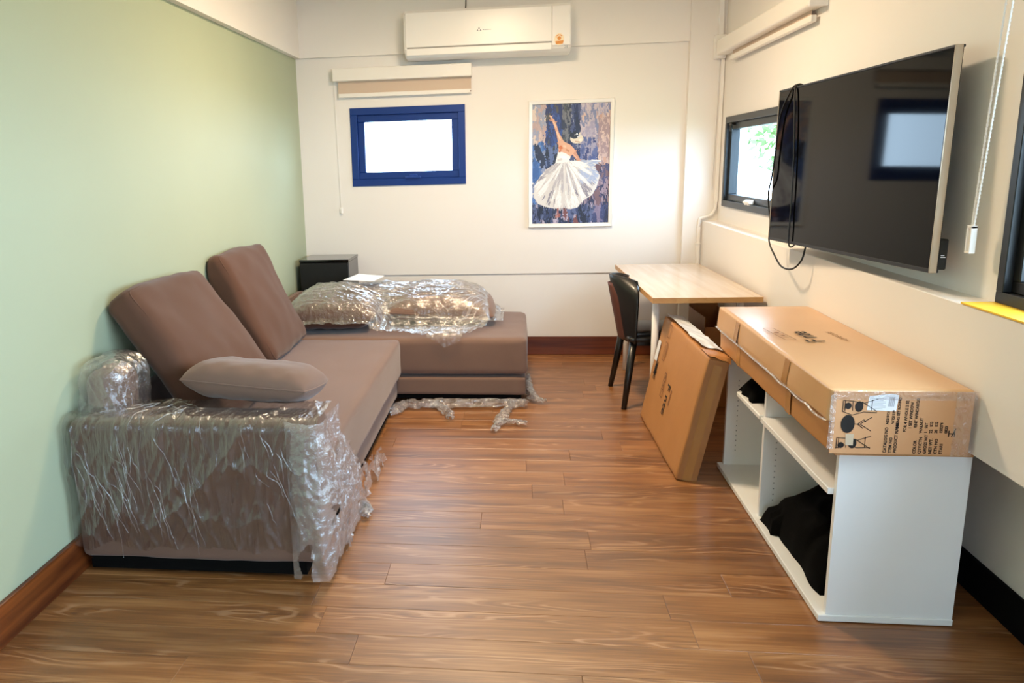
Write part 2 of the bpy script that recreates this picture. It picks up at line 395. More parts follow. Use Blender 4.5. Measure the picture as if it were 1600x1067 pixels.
# ------------------------------------------------------------------ windows
def window(name, axis, pos, rect, fwid, mt, sash=.05, depth=.08, out=1):
    u0, u1, z0, z1 = rect
    def B(u_a, u_b, za, zb, d0, d1): 
        if axis == 'y': return ((u_a, pos+d0*out, za), (u_b, pos+d1*out, zb))
        return ((pos+d0*out, u_a, za), (pos+d1*out, u_b, zb))
    e = bpy.data.objects.new(name, None); COL.objects.link(e); e['kind'] = 'structure'
    def ring(w0, w1, d0, d1):
        a0, a1, b0, b1 = u0+w0, u1-w0, z0+w0, z1-w0; t = w1-w0
        return [B(a0, a1, b0, b0+t, d0, d1), B(a0, a1, b1-t, b1, d0, d1), B(a0, a0+t, b0+t, b1-t, d0, d1), B(a1-t, a1, b0+t, b1-t, d0, d1)]
    boxes('outer_frame', ring(0, fwid*.5, -.012, depth), mt, e, .002)
    boxes('sash', ring(fwid*.5, fwid, .012, depth-.01), mt, e, .003)
    w = fwid
    a, b = B(u0+w-.005, u1-w+.005, z0+w-.005, z1-w+.005, .035, .041)
    box('pane', a, b, M['glass'], e)
    return e
w1 = window('window_1', 'y', YB-.012, W1, .105, M['flare_frame'])
boxes('handle', [((-.86, YB-.05, 1.395), (-.74, YB-.018, 1.412)), ((-.83, YB-.022, 1.385), (-.77, YB-.002, 1.425))], M['flare_frame'], w1, .003)
w2 = window('window_2', 'x', XU-.004, W2, .085, M['grey_frame'])
boxes('handle', [((XU-.035, 5.28, 1.2), (XU-.01, 5.42, 1.214)), ((XU-.03, 5.31, 1.19), (XU+.005, 5.335, 1.222)), ((XU-.03, 5.37, 1.19), (XU+.005, 5.395, 1.222))], M['white_plastic'], w2, .002)
boxes('hinge_stay', [((XU-.02, 5.86, 1.70), (XU+.02, 5.93, 1.715)), ((XU-.02, 5.88, 1.66), (XU-.005, 5.90, 1.70))], M['black_plastic'], w2, .002)
w3 = window('window_3', 'x', XU-.004, W3, .07, M['black_frame'])
w4 = window('fill_window', 'y', YF-.02, (.4, 1.3, .8, 2.1), .07, M['black_frame'], out=-1)  # unseen window, added behind the camera for cool light on facing surfaces

# ------------------------------------------------------------------ ceiling lamps (above the frame)
for i, (lx, ly) in enumerate(LAMPS):
    t = thing('ceiling_light', ['round ceiling lamp over the middle of the room, above the frame', 'round ceiling lamp near the camera end, above the frame'][i], 'lamp', (lx, ly, ZC))
    bm = bmesh.new(); bmesh.ops.create_cone(bm, cap_ends=True, segments=32, radius1=.22, radius2=.24, depth=.04)
    bmesh.ops.translate(bm, verts=bm.verts, vec=(lx, ly, ZC-.0205)); fin(bm, 'housing', M['white_plastic'], t)
    o = area('lamp_glow', (lx, ly, ZC-.05), (0, 0, 0), .4, .4, LAMP_W[i], LAMP_C); o.data.shape = 'DISK'

# ------------------------------------------------------------------ outside
gr = struct(box('ground', (-25, -25, -2.6), (40, 40, -2.5), M['pot']))
def tree(x, y, h, r, n, label, seed):
    rr = random.Random(seed)
    t = thing('garden_tree', label, 'tree', (x, y, -2.5))
    tube('trunk', [(x, y, -2.5), (x+.1, y, -1), (x, y+.1, h)], [.18, .13, .06], M['bark'], t, 8)
    vs, fs = [], []
    for i in range(n):
        d = Vector((rr.gauss(0, 1), rr.gauss(0, 1), rr.gauss(0, 1))).normalized()*r*(rr.random()**.4)
        p = Vector((x, y, h))+Vector((d.x, d.y, d.z*1.1)); a = Vector((rr.uniform(-1, 1), rr.uniform(-1, 1), rr.uniform(-1, 1))).normalized()*.11
        b = a.orthogonal().normalized()*.05; k = len(vs)
        vs += [p-a, p+b, p+a, p-b]; fs.append((k, k+1, k+2, k+3))
    o = mk('foliage', vs, fs, M['leaf'], t); o['kind'] = 'stuff'
tree(5.6, 15.5, 2.6, 1.7, 2600, 'leafy green tree outside the small window beside the television', 3)
tree(4.2, 10.2, .2, 1.0, 1500, 'low leafy bush outside the small window, beneath the tree', 5)

# ------------------------------------------------------------------ roller blinds
def beads(name, pa, pb, parent, r=.0035):
    pa, pb = Vector(pa), Vector(pb); n = int((pb-pa).length/.006)
    return tube(name, [pa.lerp(pb, i/n) for i in range(n+1)], r, M['white_plastic'], parent, 6, bead=.45)
t = thing('roller_blind', 'small white roller blind above the window on the back wall', 'blind', (-.87, YB-.03, 2.2))
yb1 = YB-.012
box('head_box', (-1.386, yb1-.075, 2.125), (-.338, yb1, 2.218), M['white_blind'], t, .006, 2)
box('fabric', (-1.352, yb1-.030, 2.035), (-.345, yb1-.027, 2.13), M['blind_fabric'], t)
box('bottom_bar', (-1.352, yb1-.038, 2.008), (-.345, yb1-.02, 2.038), M['white_blind'], t, .003)
boxes('bracket_screw', [((-.352, yb1-.043, 2.018), (-.345, yb1-.038, 2.026))], M['brown_edge'], t)
beads('bead_chain', (-1.385, yb1-.02, 2.13), (-1.372, yb1-.02, 1.18), t, .0022)
box('chain_weight', (-1.382, yb1-.027, 1.14), (-1.362, yb1-.013, 1.185), M['white_plastic'], t, .003)

t = thing('roller_blind', 'long white roller blind above the television side window', 'blind', (XU, 5.2, 2.2))
box('head_box', (XU-.085, 4.27, 2.185), (XU, 6.12, 2.285), M['white_blind'], t, .012, 3)
box('end_cap', (XU-.09, 4.255, 2.18), (XU, 4.27, 2.29), M['white_plastic'], t, .004)
box('fabric', (XU-.03, 4.4, 2.155), (XU-.027, 5.88, 2.19), M['blind_fabric'], t)
box('bottom_bar', (XU-.045, 4.36, 2.125), (XU-.015, 5.9, 2.158), M['white_blind'], t, .004)
t = thing('roller_blind', 'white roller blind over the near black-framed window, with hanging bead chain', 'blind', (XU, 1.8, 2.3))
box('head_box', (XU-.085, -1.0, 2.25), (XU, 2.70, 2.35), M['white_blind'], t, .012, 3)
beads('bead_chain', (XU-.06, 2.645, 2.26), (XU-.055, 2.712, 1.25), t, .0042)
beads('bead_chain', (XU-.05, 2.615, 2.26), (XU-.055, 2.700, 1.262), t, .0042)
boxes('chain_tensioner', [((XU-.064, 2.694, 1.185), (XU-.046, 2.700, 1.265)), ((XU-.064, 2.716, 1.185), (XU-.046, 2.722, 1.265)), ((XU-.064, 2.694, 1.258), (XU-.046, 2.722, 1.266)), ((XU-.064, 2.694, 1.180), (XU-.046, 2.722, 1.187))], M['white_plastic'], t, .001)

# ------------------------------------------------------------------ cable trunking on the pilaster
t = thing('cable_trunking', 'white cable trunking running down the corner pilaster to the desk', 'trunking', (1.40, 6.21, 1.5))
yp = 6.215
box('junction_box', (1.375, yp-.05, 2.17), (1.455, yp, 2.33), M['white_plastic'], t, .004)
box('trunk_run', (1.40, yp-.022, 2.33), (1.435, yp, ZC), M['white_plastic'], t, .002)
box('trunk_run', (1.432, yp-.02, 1.17), (1.457, yp, 2.17), M['white_plastic'], t, .003)
tube('bend', spline([(1.445, yp-.01, 1.18), (1.44, yp-.012, 1.12), (1.41, yp-.012, 1.075), (1.36, yp-.012, 1.06), (1.335, yp-.012, 1.045), (1.33, yp-.012, .99)]), .011, M['white_plastic'], t)
box('trunk_run', (1.318, yp-.02, .3), (1.342, yp, 1.0), M['white_plastic'], t, .003)
box('clip', (1.312, yp-.024, .86), (1.348, yp, .872), M['white_plastic'], t, .002)
tube('cord', spline([(1.418, yp-.012, 2.17), (1.416, yp-.01, 1.7), (1.408, yp-.01, 1.3), (1.412, yp-.01, 1.27)]), .003, M['white_plastic'], t, 6)

# ------------------------------------------------------------------ text helper
def text(s, size, origin, ux, uy, mt, parent, name='printed_text', spacing=1.0, bold=0):
    cu = bpy.data.curves.new(name, 'FONT'); cu.body = s; cu.size = size; cu.space_character = spacing; cu.offset = bold
    cu.resolution_u = 3
    tmp = bpy.data.objects.new('tmp', cu); COL.objects.link(tmp)
    dg = bpy.context.evaluated_depsgraph_get(); me = bpy.data.meshes.new_from_object(tmp.evaluated_get(dg))
    bpy.data.objects.remove(tmp); bpy.data.curves.remove(cu)
    ux, uy = Vector(ux).normalized(), Vector(uy).normalized(); off = ORG.get(parent.name, Vector((0, 0, 0)))
    for v in me.vertices: v.co = Vector(origin)+ux*v.co.x+uy*v.co.y-off
    me.materials.clear(); me.materials.append(mt); me.name = name
    return link(bpy.data.objects.new(name, me), parent)
def strokes(name, lines, w, origin, ux, uy, mt, parent, polys=()):
    ux, uy = Vector(ux).normalized(), Vector(uy).normalized(); O_ = Vector(origin); vs, fs = [], []
    for ln in lines:
        for (x0, y0), (x1, y1) in zip(ln[:-1], ln[1:]):
            d = Vector((x1-x0, y1-y0)); 
            if d.length < 1e-6: continue
            nrm = Vector((-d.y, d.x)).normalized()*w/2; k = len(vs)
            for x, y in ((x0+nrm.x, y0+nrm.y), (x1+nrm.x, y1+nrm.y), (x1-nrm.x, y1-nrm.y), (x0-nrm.x, y0-nrm.y)): vs.append(O_+ux*x+uy*y)
            fs.append((k, k+1, k+2, k+3))
    for pg in polys:
        k = len(vs); vs += [O_+ux*x+uy*y for x, y in pg]; fs.append(tuple(range(k, k+len(pg))))
    return mk(name, vs, fs, mt, parent)
def ell(cx, cy_, rx, ry, n=20, a0=0): return [(cx+rx*math.cos(2*math.pi*i/n+a0), cy_+ry*math.sin(2*math.pi*i/n+a0)) for i in range(n)]

# ------------------------------------------------------------------ air conditioner
t = thing('air_conditioner', 'white split air conditioner mounted on the beam above the window', 'air conditioner', (-.22, YB-.04, 2.4))
xa, xb_ = -.81, .37; y1 = YB-.0405
prof = [(0, 0), (0, .325), (-.185, .325), (-.205, .30), (-.21, .12), (-.208, .06), (-.19, .028), (-.15, .008), (-.06, 0)]
def ac_prof(x0, x1, sc=1, nm='body', mt=M['white_plastic'], pr_=prof):
    bm = bmesh.new(); A = [bm.verts.new((x0, y1+p[0], 2.245+p[1])) for p in pr_]; B = [bm.verts.new((x1, y1+p[0], 2.245+p[1])) for p in pr_]
    bm.faces.new(A); bm.faces.new(B[::-1]); n = len(pr_)
    for i in range(n): bm.faces.new((A[i], A[(i+1) % n], B[(i+1) % n], B[i]))
    bmesh.ops.recalc_face_normals(bm, faces=bm.faces)
    bmesh.ops.bevel(bm, geom=[e for e in bm.edges if abs(e.verts[0].co.x-e.verts[1].co.x) < 1e-6], offset=.008, segments=2, affect='EDGES')
    return fin(bm, nm, mt, t)
ac_prof(xa, xb_)
box('front_panel', (xa+.012, y1-.2155, 2.318), (.235, y1-.2085, 2.552), M['white_plastic'], t, .003)
box('front_panel', (.2385, y1-.214, 2.29), (xb_-.006, y1-.2085, 2.552), M['white_plastic'], t, .003)
bm = bmesh.new(); bmbox(bm, (xa+.012, y1-.2125, 2.262), (.235, y1-.198, 2.311), .006, 2); fin(bm, 'air_flap', M['white_plastic'], t)
box('panel_gap', (xa+.02, y1-.2095, 2.309), (.236, y1-.2075, 2.3195), mat('grey_gap', '#9a9692', .7), t)
Y2 = y1-.2165
mk('maker_emblem', [(-.272, Y2, 2.436), (-.279, Y2, 2.424), (-.265, Y2, 2.424), (-.283, Y2, 2.422), (-.290, Y2, 2.410), (-.276, Y2, 2.410), (-.261, Y2, 2.422), (-.268, Y2, 2.410), (-.254, Y2, 2.410)], [(0, 1, 2), (3, 4, 5), (6, 7, 8)], M['grey_ink'], t)
strokes('printed_line', [[(0, 0), (.012, 0)], [(.016, 0), (.06, 0)]], .004, (-.247, Y2, 2.416), (1, 0, 0), (0, 0, 1), M['grey_ink'], t)
o = mk('energy_sticker', [(.288+.034*math.cos(a*math.pi/12), Y2+.002, 2.328+.04*math.sin(a*math.pi/12)) for a in range(24)], [tuple(range(24))], mat('sticker_cream', '#f6e3c4', .5), t); o['label'] = 'round cream energy rating sticker with an orange fan'
strokes('rating_fan', [[(.028*math.cos(R(a)), .03*math.sin(R(a))), (.020*math.cos(R(a)), .022*math.sin(R(a)))] for a in (50, 75, 100, 125, 150)], .007, (.288, Y2+.001, 2.332), (1, 0, 0), (0, 0, 1), M['brown_edge'], t, [ell(0, .004, .013, .013), [(-.026, -.016), (.03, -.012), (.026, -.034), (-.022, -.036)]])
bpy.data.objects['rating_fan'].data.materials[0] = M['orange']
text('28', .026, (.322, Y2+.001, 2.268), (1, 0, 0), (0, 0, 1), M['grey_ink'], t)
tube('cable', [(-.375, y1-.08, 2.565), (-.375, y1-.01, 2.62), (-.374, y1-.006, 2.775)], .004, M['black_plastic'], t, 6)

# ------------------------------------------------------------------ painting
PX0, PX1, PZ0, PZ1 = .078, .706, 1.001, 1.937
t = thing('framed_painting', 'framed painting of a ballerina in a white tutu on the back wall', 'painting', ((PX0+PX1)/2, YB-.012, (PZ0+PZ1)/2))
fwd = .032; yf = YB-.0125
def miter(name, d0, d1, w, mt):
    vs = []
    for y, ww in ((d0, 0), (d1, .004), (d1+.004, w-.004), (d0, w)):
        for x, z in ((PX0+ww, PZ0+ww), (PX1-ww, PZ0+ww), (PX1-ww, PZ1-ww), (PX0+ww, PZ1-ww)): vs.append((x, y, z))
    fs = [(r*4+i, r*4+(i+1) % 4, (r+1)*4+(i+1) % 4, (r+1)*4+i) for r in range(3) for i in range(4)]
    return mk(name, vs, fs, mt, t)
miter('frame', yf, yf-.024, fwd, M['picframe'])
ax0, ax1, az0, az1 = PX0+fwd-.003, PX1-fwd+.003, PZ0+fwd-.003, PZ1-fwd+.003; AW, AH = ax1-ax0, az1-az0
def inpoly(x, y, pg):
    c = False; j = len(pg)-1
    for i in range(len(pg)):
        xi, yi = pg[i]; xj, yj = pg[j]
        if (yi > y) != (yj > y) and x < (xj-xi)*(y-yi)/(yj-yi+1e-12)+xi: c = not c
        j = i
    return c
# canvas coordinates: u 0..1 to the right, v 0..1 down (as seen)
SK = [(.30, .49), (.50, .475), (.64, .47), (.90, .47), (.80, .52), (.88, .60), (.84, .70), (.78, .765), (.66, .81), (.60, .865), (.50, .88), (.42, .865), (.34, .875), (.20, .86), (.08, .83), (.02, .77), (.03, .68), (.10, .60), (.18, .54)]
BOD = [(.34, .385), (.44, .41), (.50, .44), (.47, .48), (.30, .49)]
ARM1 = [(.225, .10), (.255, .11), (.30, .145), (.345, .235), (.41, .31), (.40, .345), (.34, .33), (.31, .24), (.27, .16)]
ARM2 = [(.50, .36), (.56, .39), (.63, .47), (.585, .475), (.52, .42)]
TORSO = [(.34, .33), (.41, .31), (.50, .34), (.56, .39), (.50, .435), (.44, .41), (.34, .385)]
HEADP = ell(.575, .29, .085, .04, 18); HAIR = ell(.545, .262, .055, .028, 14)
def cj(h, j, rn): c = lin(h); k = 1+rn.uniform(-j, j); return (min(1, c[0]*k), min(1, c[1]*k), min(1, c[2]*k), 1)
class Fld:
    def __init__(s, u, v, rn): s.s = min(.999, max(0, .5+.95*ns(u*11, v*6, 3)+.45*ns(u*26, v*14, 8)+rn.uniform(-.07, .07))); s.rn = rn
    def random(s): return s.s
    def uniform(s, a, b): return s.rn.uniform(a, b)*.45
def acol(u, v, rn):
    rn = Fld(u, v, rn)
    if inpoly(u, v, HAIR): return cj('#1b1c26', .2, rn) if rn.random() < .7 else cj('#d8dade', .1, rn)
    if inpoly(u, v, HEADP): return cj('#ded3c0', .08, rn)
    if inpoly(u, v, ARM1): return cj('#d8a184', .12, rn)
    if inpoly(u, v, ARM2): return cj('#c89076', .15, rn)
    if inpoly(u, v, TORSO): return cj('#d0793e' if rn.random() < .45 else '#dba688', .12, rn)
    if inpoly(u, v, BOD): return cj('#ebe8e4', .05, rn)
    if inpoly(u, v, SK):
        dd = math.hypot((u-.42), (v-.45)*1.4); s = rn.random()
        if u > .6 and s < .35: return cj('#a9b1c8', .12, rn)
        if dd > .42 and s < .3: return cj('#a59fa5', .2, rn)
        return cj('#e6e1dc' if s < .8 else '#c3bdbb', .07, rn)
    s = rn.random()
    if v > .84:
        return cj(['#1a2038', '#3a456e', '#5f6a94', '#26304f', '#b3a9bf', '#7a4a4a'][min(5, int(s*6))] if u < .8 else ['#8b7f9c', '#3f4876', '#2a3154'][int(s*3)], .25, rn)
    if u < .17 and v < .32: return cj(['#cdb9b4', '#bda6a4', '#9aa0b8', '#d9c9c0'][int(s*4)], .12, rn)
    if u < .17: return cj(['#3d63a4', '#4e77b8', '#8895b9', '#262d48'][min(3, int(s*4.2))], .2, rn)
    if u < .38 and v < .34: return cj(['#2c3f7c', '#36529a', '#2a3566', '#55534f'][min(3, int(s*4))], .2, rn)
    if u < .38: return cj(['#28365e', '#1b2238', '#5d6f9e', '#3b3c44'][int(s*4)], .25, rn)
    if u < .5 and v < .3: return cj(['#5a5f5c', '#3e4450', '#74757c', '#2b3148'][int(s*4)], .2, rn)
    if u < .62 and v < .5: return cj(['#1b2140', '#232c58', '#47507a', '#8c8fa6'][min(3, int(s*3.6))], .2, rn)
    if v < .5:
        if u > .85 and v > .1: return cj(['#c9a394', '#cdb4b0', '#a88f92', '#d8bfb5'][int(s*4)], .1, rn)
        return cj(['#b7aec0', '#a79fb9', '#c7bac3', '#8389ad', '#d6b9b0'][int(s*5)] if v < .28 else ['#4c5890', '#5f699c', '#a19bb2', '#39437a'][int(s*4)], .14, rn)
    return cj(['#7a5f68', '#4b4a70', '#9c8896', '#2b2f52', '#6b4b52'][int(s*5)], .2, rn)
rn = random.Random(4); vs, fs, cs = [], [], []
def stroke(u, v, du, dv, ang, col, layer):
    ca, sa = math.cos(ang), math.sin(ang); y = yf-.006-layer*1e-6; k = len(vs)
    for a, b in ((-1, -.8), (1, -1), (.9, 1), (-1.05, .85)):
        x, z = a*du*AW, b*dv*AH
        X = min(max(ax0+u*AW+x*ca-z*sa, ax0), ax1); Z = min(max(az1-v*AH+x*sa+z*ca, az0), az1)
        vs.append((X, y, Z))
    fs.append((k, k+3, k+2, k+1)); cs.append(col)
stroke(.5, .5, .5, .5, 0, lin('#3a4468'), 0); ly = 1
for i in range(2200):
    u, v = rn.random(), rn.random(); c = acol(u, v, rn)
    stroke(u, v, rn.uniform(.015, .04), rn.uniform(.02, .05), rn.uniform(-.15, .15)+(0 if rn.random() < .8 else 1.2), c, ly); ly += 1
FIG = (SK, BOD, ARM1, ARM2, TORSO, HEADP, HAIR)
def infig(u, v): return any(inpoly(u, v, q) for q in FIG)
for i in range(5200):
    u, v = rn.random(), rn.random()
    if infig(u, v): continue
    tall = rn.random() < .6
    stroke(u, v, rn.uniform(.003, .012), rn.uniform(.008, .028) if tall else rn.uniform(.003, .008), rn.uniform(-.35, .35), acol(u, v, rn), ly); ly += 1
def flat(pg, col):
    global ly
    k = len(vs); y = yf-.006-ly*1e-6; ly += 60
    for u, v in pg: vs.append((ax0+u*AW, y, az1-v*AH))
    fs.append(tuple(range(k, k+len(pg)))); cs.append(lin(col)); ly += 1
flat(SK, '#dcd8d5')
for i in range(2600):
    a = rn.uniform(-.15, math.pi+.15); r_ = rn.random()**.6
    u, v = .42+.45*r_*math.cos(a), .46+.41*r_*max(-.05, math.sin(a))
    if not inpoly(u, v, SK): continue
    q = ns(a*7, r_*1.5, 2); edge = r_ > .72
    c = '#f1efed' if q > .12 else ('#d9d4d0' if q > -.15 else '#b9b3b6')
    if edge and q < -.05: c = '#8f8a96'
    if u > .62 and v < .66 and q < .05: c = '#a9b4cf'
    ang = math.atan2(-(v-.45)*AH, (u-.42)*AW)
    stroke(u, v, rn.uniform(.012, .04), rn.uniform(.0012, .0035), ang+rn.uniform(-.08, .08), cj(c, .03, rn), ly); ly += 1
flat(ARM1, '#d9a688'); flat(ARM2, '#cb9478'); flat(TORSO, '#dca888'); flat(BOD, '#eeebe8'); flat(HEADP, '#e2d8c6'); flat(HAIR, '#1a1c28')
for (u, v, du, dv, an, c) in ((.37, .36, .022, .016, .6, '#cc7038'), (.42, .35, .02, .01, -.3, '#e8bfa4'), (.46, .385, .025, .008, -.6, '#c2855f'), (.36, .39, .018, .008, .3, '#b9622f'), (.53, .37, .02, .006, -.9, '#e0ad8c'),
        (.29, .17, .006, .03, .45, '#efcdb4'), (.34, .26, .007, .04, .4, '#efcdb4'), (.55, .43, .005, .03, .8, '#e3b294'), (.235, .10, .02, .006, -.4, '#e6bfa5'), (.55, .255, .04, .006, .25, '#e3e5ea'), (.60, .27, .02, .006, .5, '#cfd3dc'),
        (.515, .262, .03, .016, -.2, '#161822'), (.545, .245, .022, .010, .1, '#1c1f2c'), (.585, .315, .03, .006, -.2, '#c9a98f'), (.62, .30, .02, .010, .2, '#efe8da'), (.40, .44, .05, .012, -.1, '#f7f5f3'), (.36, .46, .03, .010, .3, '#d5d0cd'), (.34, .90, .010, .035, 0, '#a86a62'), (.33, .94, .022, .012, .2, '#b98078'), (.36, .93, .012, .018, -.3, '#9a5c58')):
    stroke(u, v, du, dv, an, lin(c), ly); ly += 60
mtp, nt, b = newmat('painted_canvas_print'); at = nt.nodes.new('ShaderNodeVertexColor'); at.layer_name = 'Col'
nt.links.new(at.outputs[0], b.inputs['Base Color']); b.inputs['Roughness'].default_value = .35
o = mk('canvas_print', vs, fs, mtp, t); ca_ = o.data.color_attributes.new('Col', 'FLOAT_COLOR', 'CORNER')
for p in o.data.polygons:
    for li in p.loop_indices: ca_.data[li].color = cs[p.index]
box('backing', (ax0-.01, yf-.004, az0-.01), (ax1+.01, yf, az1+.01), M['black_plastic'], t)

# ------------------------------------------------------------------ corner cabinet
t = thing('corner_cabinet', 'small glossy black cabinet in the corner behind the sofa', 'cabinet', (-1.44, 6.05, 0))
ca0, ca1, cb0, cb1 = -1.635, -1.262, 5.885, 6.25
boxes('carcass', [((ca0, cb0+.02, .04), (ca0+.018, cb1, .8)), ((ca1-.018, cb0+.02, .04), (ca1, cb1, .8)), ((ca0, cb1-.01, .04), (ca1, cb1, .8)), ((ca0, cb0+.02, .04), (ca1, cb1, .06))], M['black_gloss'], t, .002)
box('cabinet_top', (ca0-.002, cb0-.004, .8), (ca1+.004, cb1, .82), M['black_gloss'], t, .003)
box('door', (ca0+.001, cb0, .05), (ca1-.001, cb0+.018, .797), mat('black_matt_front', '#050506', .5), t, .002)
for a, b in [((ca0+.02, cb0+.03, 0), (ca0+.06, cb0+.07, .04)), ((ca1-.06, cb0+.03, 0), (ca1-.02, cb0+.07, .04)), ((ca0+.02, cb1-.07, 0), (ca0+.06, cb1-.03, .04)), ((ca1-.06, cb1-.07, 0), (ca1-.02, cb1-.03, .04))]: box('foot', a, b, M['black_plastic'], t)

# ------------------------------------------------------------------ sectional sofa
SX0 = XL+.022
t = sofa = thing('sectional_sofa', 'brown fabric corner sofa with a chaise, still partly wrapped in film', 'sofa', (-1.2, 4.3, 0))
def sb(name, a, b, r, mt=M['fabric'], **k):
    return softbox(name, [b[i]-a[i] for i in range(3)], r, mt, sofa, loc=[(a[i]+b[i])/2 for i in range(3)], **k)
sb('armrest', (SX0, 2.645, .066), (-.722, 2.868, .605), .03, n=18, puff=(.004, .006, .008), amp=.004)
sb('seat_base', (SX0, 2.872, .055), (-.762, 4.90, .20), .02, n=14, amp=.003)
sb('seat_cushion', (SX0, 2.874, .185), (-.737, 4.912, .428), .03, n=20, puff=(.004, 0, .006), amp=.004)
sb('chaise_base', (SX0, 4.915, .055), (.048, 5.87, .175), .02, n=14, amp=.002)
sb('chaise_cushion', (SX0, 4.917, .188), (.058, 5.872, .425), .035, n=20, puff=(.004, .006, .006), amp=.004)
sb('back_frame', (SX0, 2.99, .435), (-1.605, 5.87, .60), .03, n=14, amp=.003)
sb('back_frame', (SX0, 2.77, .50), (-1.505, 2.985, .768), .07, n=14, amp=.010)
box('underside', (SX0+.03, 2.66, .02), (-.78, 4.93, .076), M['black_shade'], sofa)  # lining box, filled black for the shadow in the gap
box('underside', (SX0+.03, 4.93, .03), (.02, 5.84, .06), M['black_shade'], sofa)
for p in ((-1.58, 2.75), (-.85, 2.75), (-1.58, 5.75), (-.05, 5.0), (-.05, 5.78), (-.85, 4.85)):
    box('leg', (p[0]-.03, p[1]-.03, 0), (p[0]+.03, p[1]+.03, .035), M['black_plastic'], sofa, .004)

from mathutils import Euler
def cushion(name, label, c, rot, dims, mt, seed, puff=.05, r=.05, group=None):
    th = thing(name, label, 'cushion', c, rot, group)
    mw = Matrix.Translation(c) @ Euler(rot).to_matrix().to_4x4(); mi = mw.inverted()
    def press(q):     # settles on the seat and against the wall and the sofa back
        w = mw @ q; w.z = max(w.z, .442); w.x = max(w.x, -1.665)
        if w.z < .615: w.x = max(w.x, -1.59)
        return mi @ w
    softbox('cover', dims, r, mt, th, n=26, puff=(puff, .012, .012), amp=.013, fscale=3.2, seed=seed, fn=press)
    hx, hy, hz = dims[0]/2, dims[1]/2, dims[2]/2; pts = []   # seam round the front face
    def sp(y, z, d):
        q = Vector((hx-r, y, z))+Vector(d).normalized()*r
        nn = noise.noise_vector(Vector((q.x*3.2+seed, q.y*3.2, q.z*3.2)))+.5*noise.noise_vector(Vector((q.x*8.64, q.y*8.64+seed, q.z*8.64)))
        pts.append(press(q+nn*.013))
    for ci, (a, b_) in enumerate(((1, 1), (-1, 1), (-1, -1), (1, -1))):
        for k in range(5):
            g = math.pi/2*(ci+k/4); sp(a*(hy-r), b_*(hz-r), (1, math.cos(g), math.sin(g)))
        n_ = ((-1, 1), (-1, -1), (1, -1), (1, 1))[ci]; g = math.pi/2*(ci+1)
        for k in range(1, 14):
            f = k/14; sp((a+(n_[0]-a)*f)*(hy-r), (b_+(n_[1]-b_)*f)*(hz-r), (1, math.cos(g), math.sin(g)))
    pts.append(pts[0]); tube('seam', pts, .0035, mt, th, 6)
    return th
cushion('back_cushion', 'large brown back cushion nearest the camera, slumped against the green wall', (-1.44, 3.44, .715), (R(-1.6), R(-34), R(1.5)), (.15, .79, .70), M['fabric_dk'], 3, .03)
cushion('back_cushion', 'large brown back cushion at the chaise end, standing higher against the wall', (-1.525, 4.53, .728), (R(-1), R(-25), R(1)), (.15, .77, .66), M['fabric_dk'], 9, .03)

def pillow(name, label, c, rot, w, d, th_, mt, seed, parent=None):
    root = thing(name, label, 'cushion', c, rot)
    N_ = 40; vs, fs = [], []; mw = Matrix.Translation(c) @ Euler(rot).to_matrix().to_4x4(); mi = mw.inverted()
    def P(u, v, s):
        k = max(0, (1-abs(u)**4))*max(0, (1-abs(v)**3)); zt = th_/2*k**.5
        pin = 1-.06*(abs(u)*abs(v))**2
        x, y = u*w/2*(1-.05*(1-abs(v)**2)*0)*pin, v*d/2*pin
        wr = .010*ridge(x*9+seed, y*4)*(1-k)**.5 + .006*ns(x*7+seed, y*7+3)
        edge = .010*math.sin(x*55+seed*2+2*ns(x*6, seed))*max(0, 1-abs(abs(v)-.78)*4)
        wp = mw @ Vector((x, y, s*(zt+(wr*k+edge*k)))); wp.z = max(wp.z, .446)
        if wp.y < 2.90: wp.z = max(wp.z, .632)
        return mi @ wp
    idx = {}
    for s in (1, -1):
        for i in range(N_+1):
            for j in range(N_+1):
                u = math.sin(math.pi/2*(2*i/N_-1)); v = math.sin(math.pi/2*(2*j/N_-1)); idx[s, i, j] = len(vs); vs.append(P(u, v, s))
    for s in (1, -1):
        for i in range(N_):
            for j in range(N_):
                q = (idx[s, i, j], idx[s, i+1, j], idx[s, i+1, j+1], idx[s, i, j+1]); fs.append(q if s > 0 else q[::-1])
    mk('cover', vs, fs, mt, root, True)
    pts = []
    for q in range(4):
        for i in range(20):
            a = -1+2*i/20; a = math.sin(math.pi/2*a)
            u, v = [(a, -1), (1, a), (-a, 1), (-1, -a)][q]; pin = 1-.06*(abs(u)*abs(v))**2; pts.append((u*w/2*pin, v*d/2*pin, 0))
    pts.append(pts[0]); tube('piping', pts, .004, mt, root, 6)
    return root
pillow('scatter_cushion', 'plump brown scatter cushion lying on the film-wrapped sofa arm', (-1.03, 2.975, .685), (R(-6), R(4), R(-4)), .53, .32, .15, M['fabric'], 2)
pillow('wrapped_cushion', 'dark brown cushion under the film at the wall end of the chaise', (-1.245, 5.36, .55), (R(6), R(0), R(3)), .58, .68, .20, M['fabric_dk'], 5)
pillow('wrapped_cushion', 'brown cushion under the crumpled film in the middle of the chaise', (-.53, 5.52, .54), (R(4), R(3), R(4)), .74, .62, .19, M['fabric'], 8)

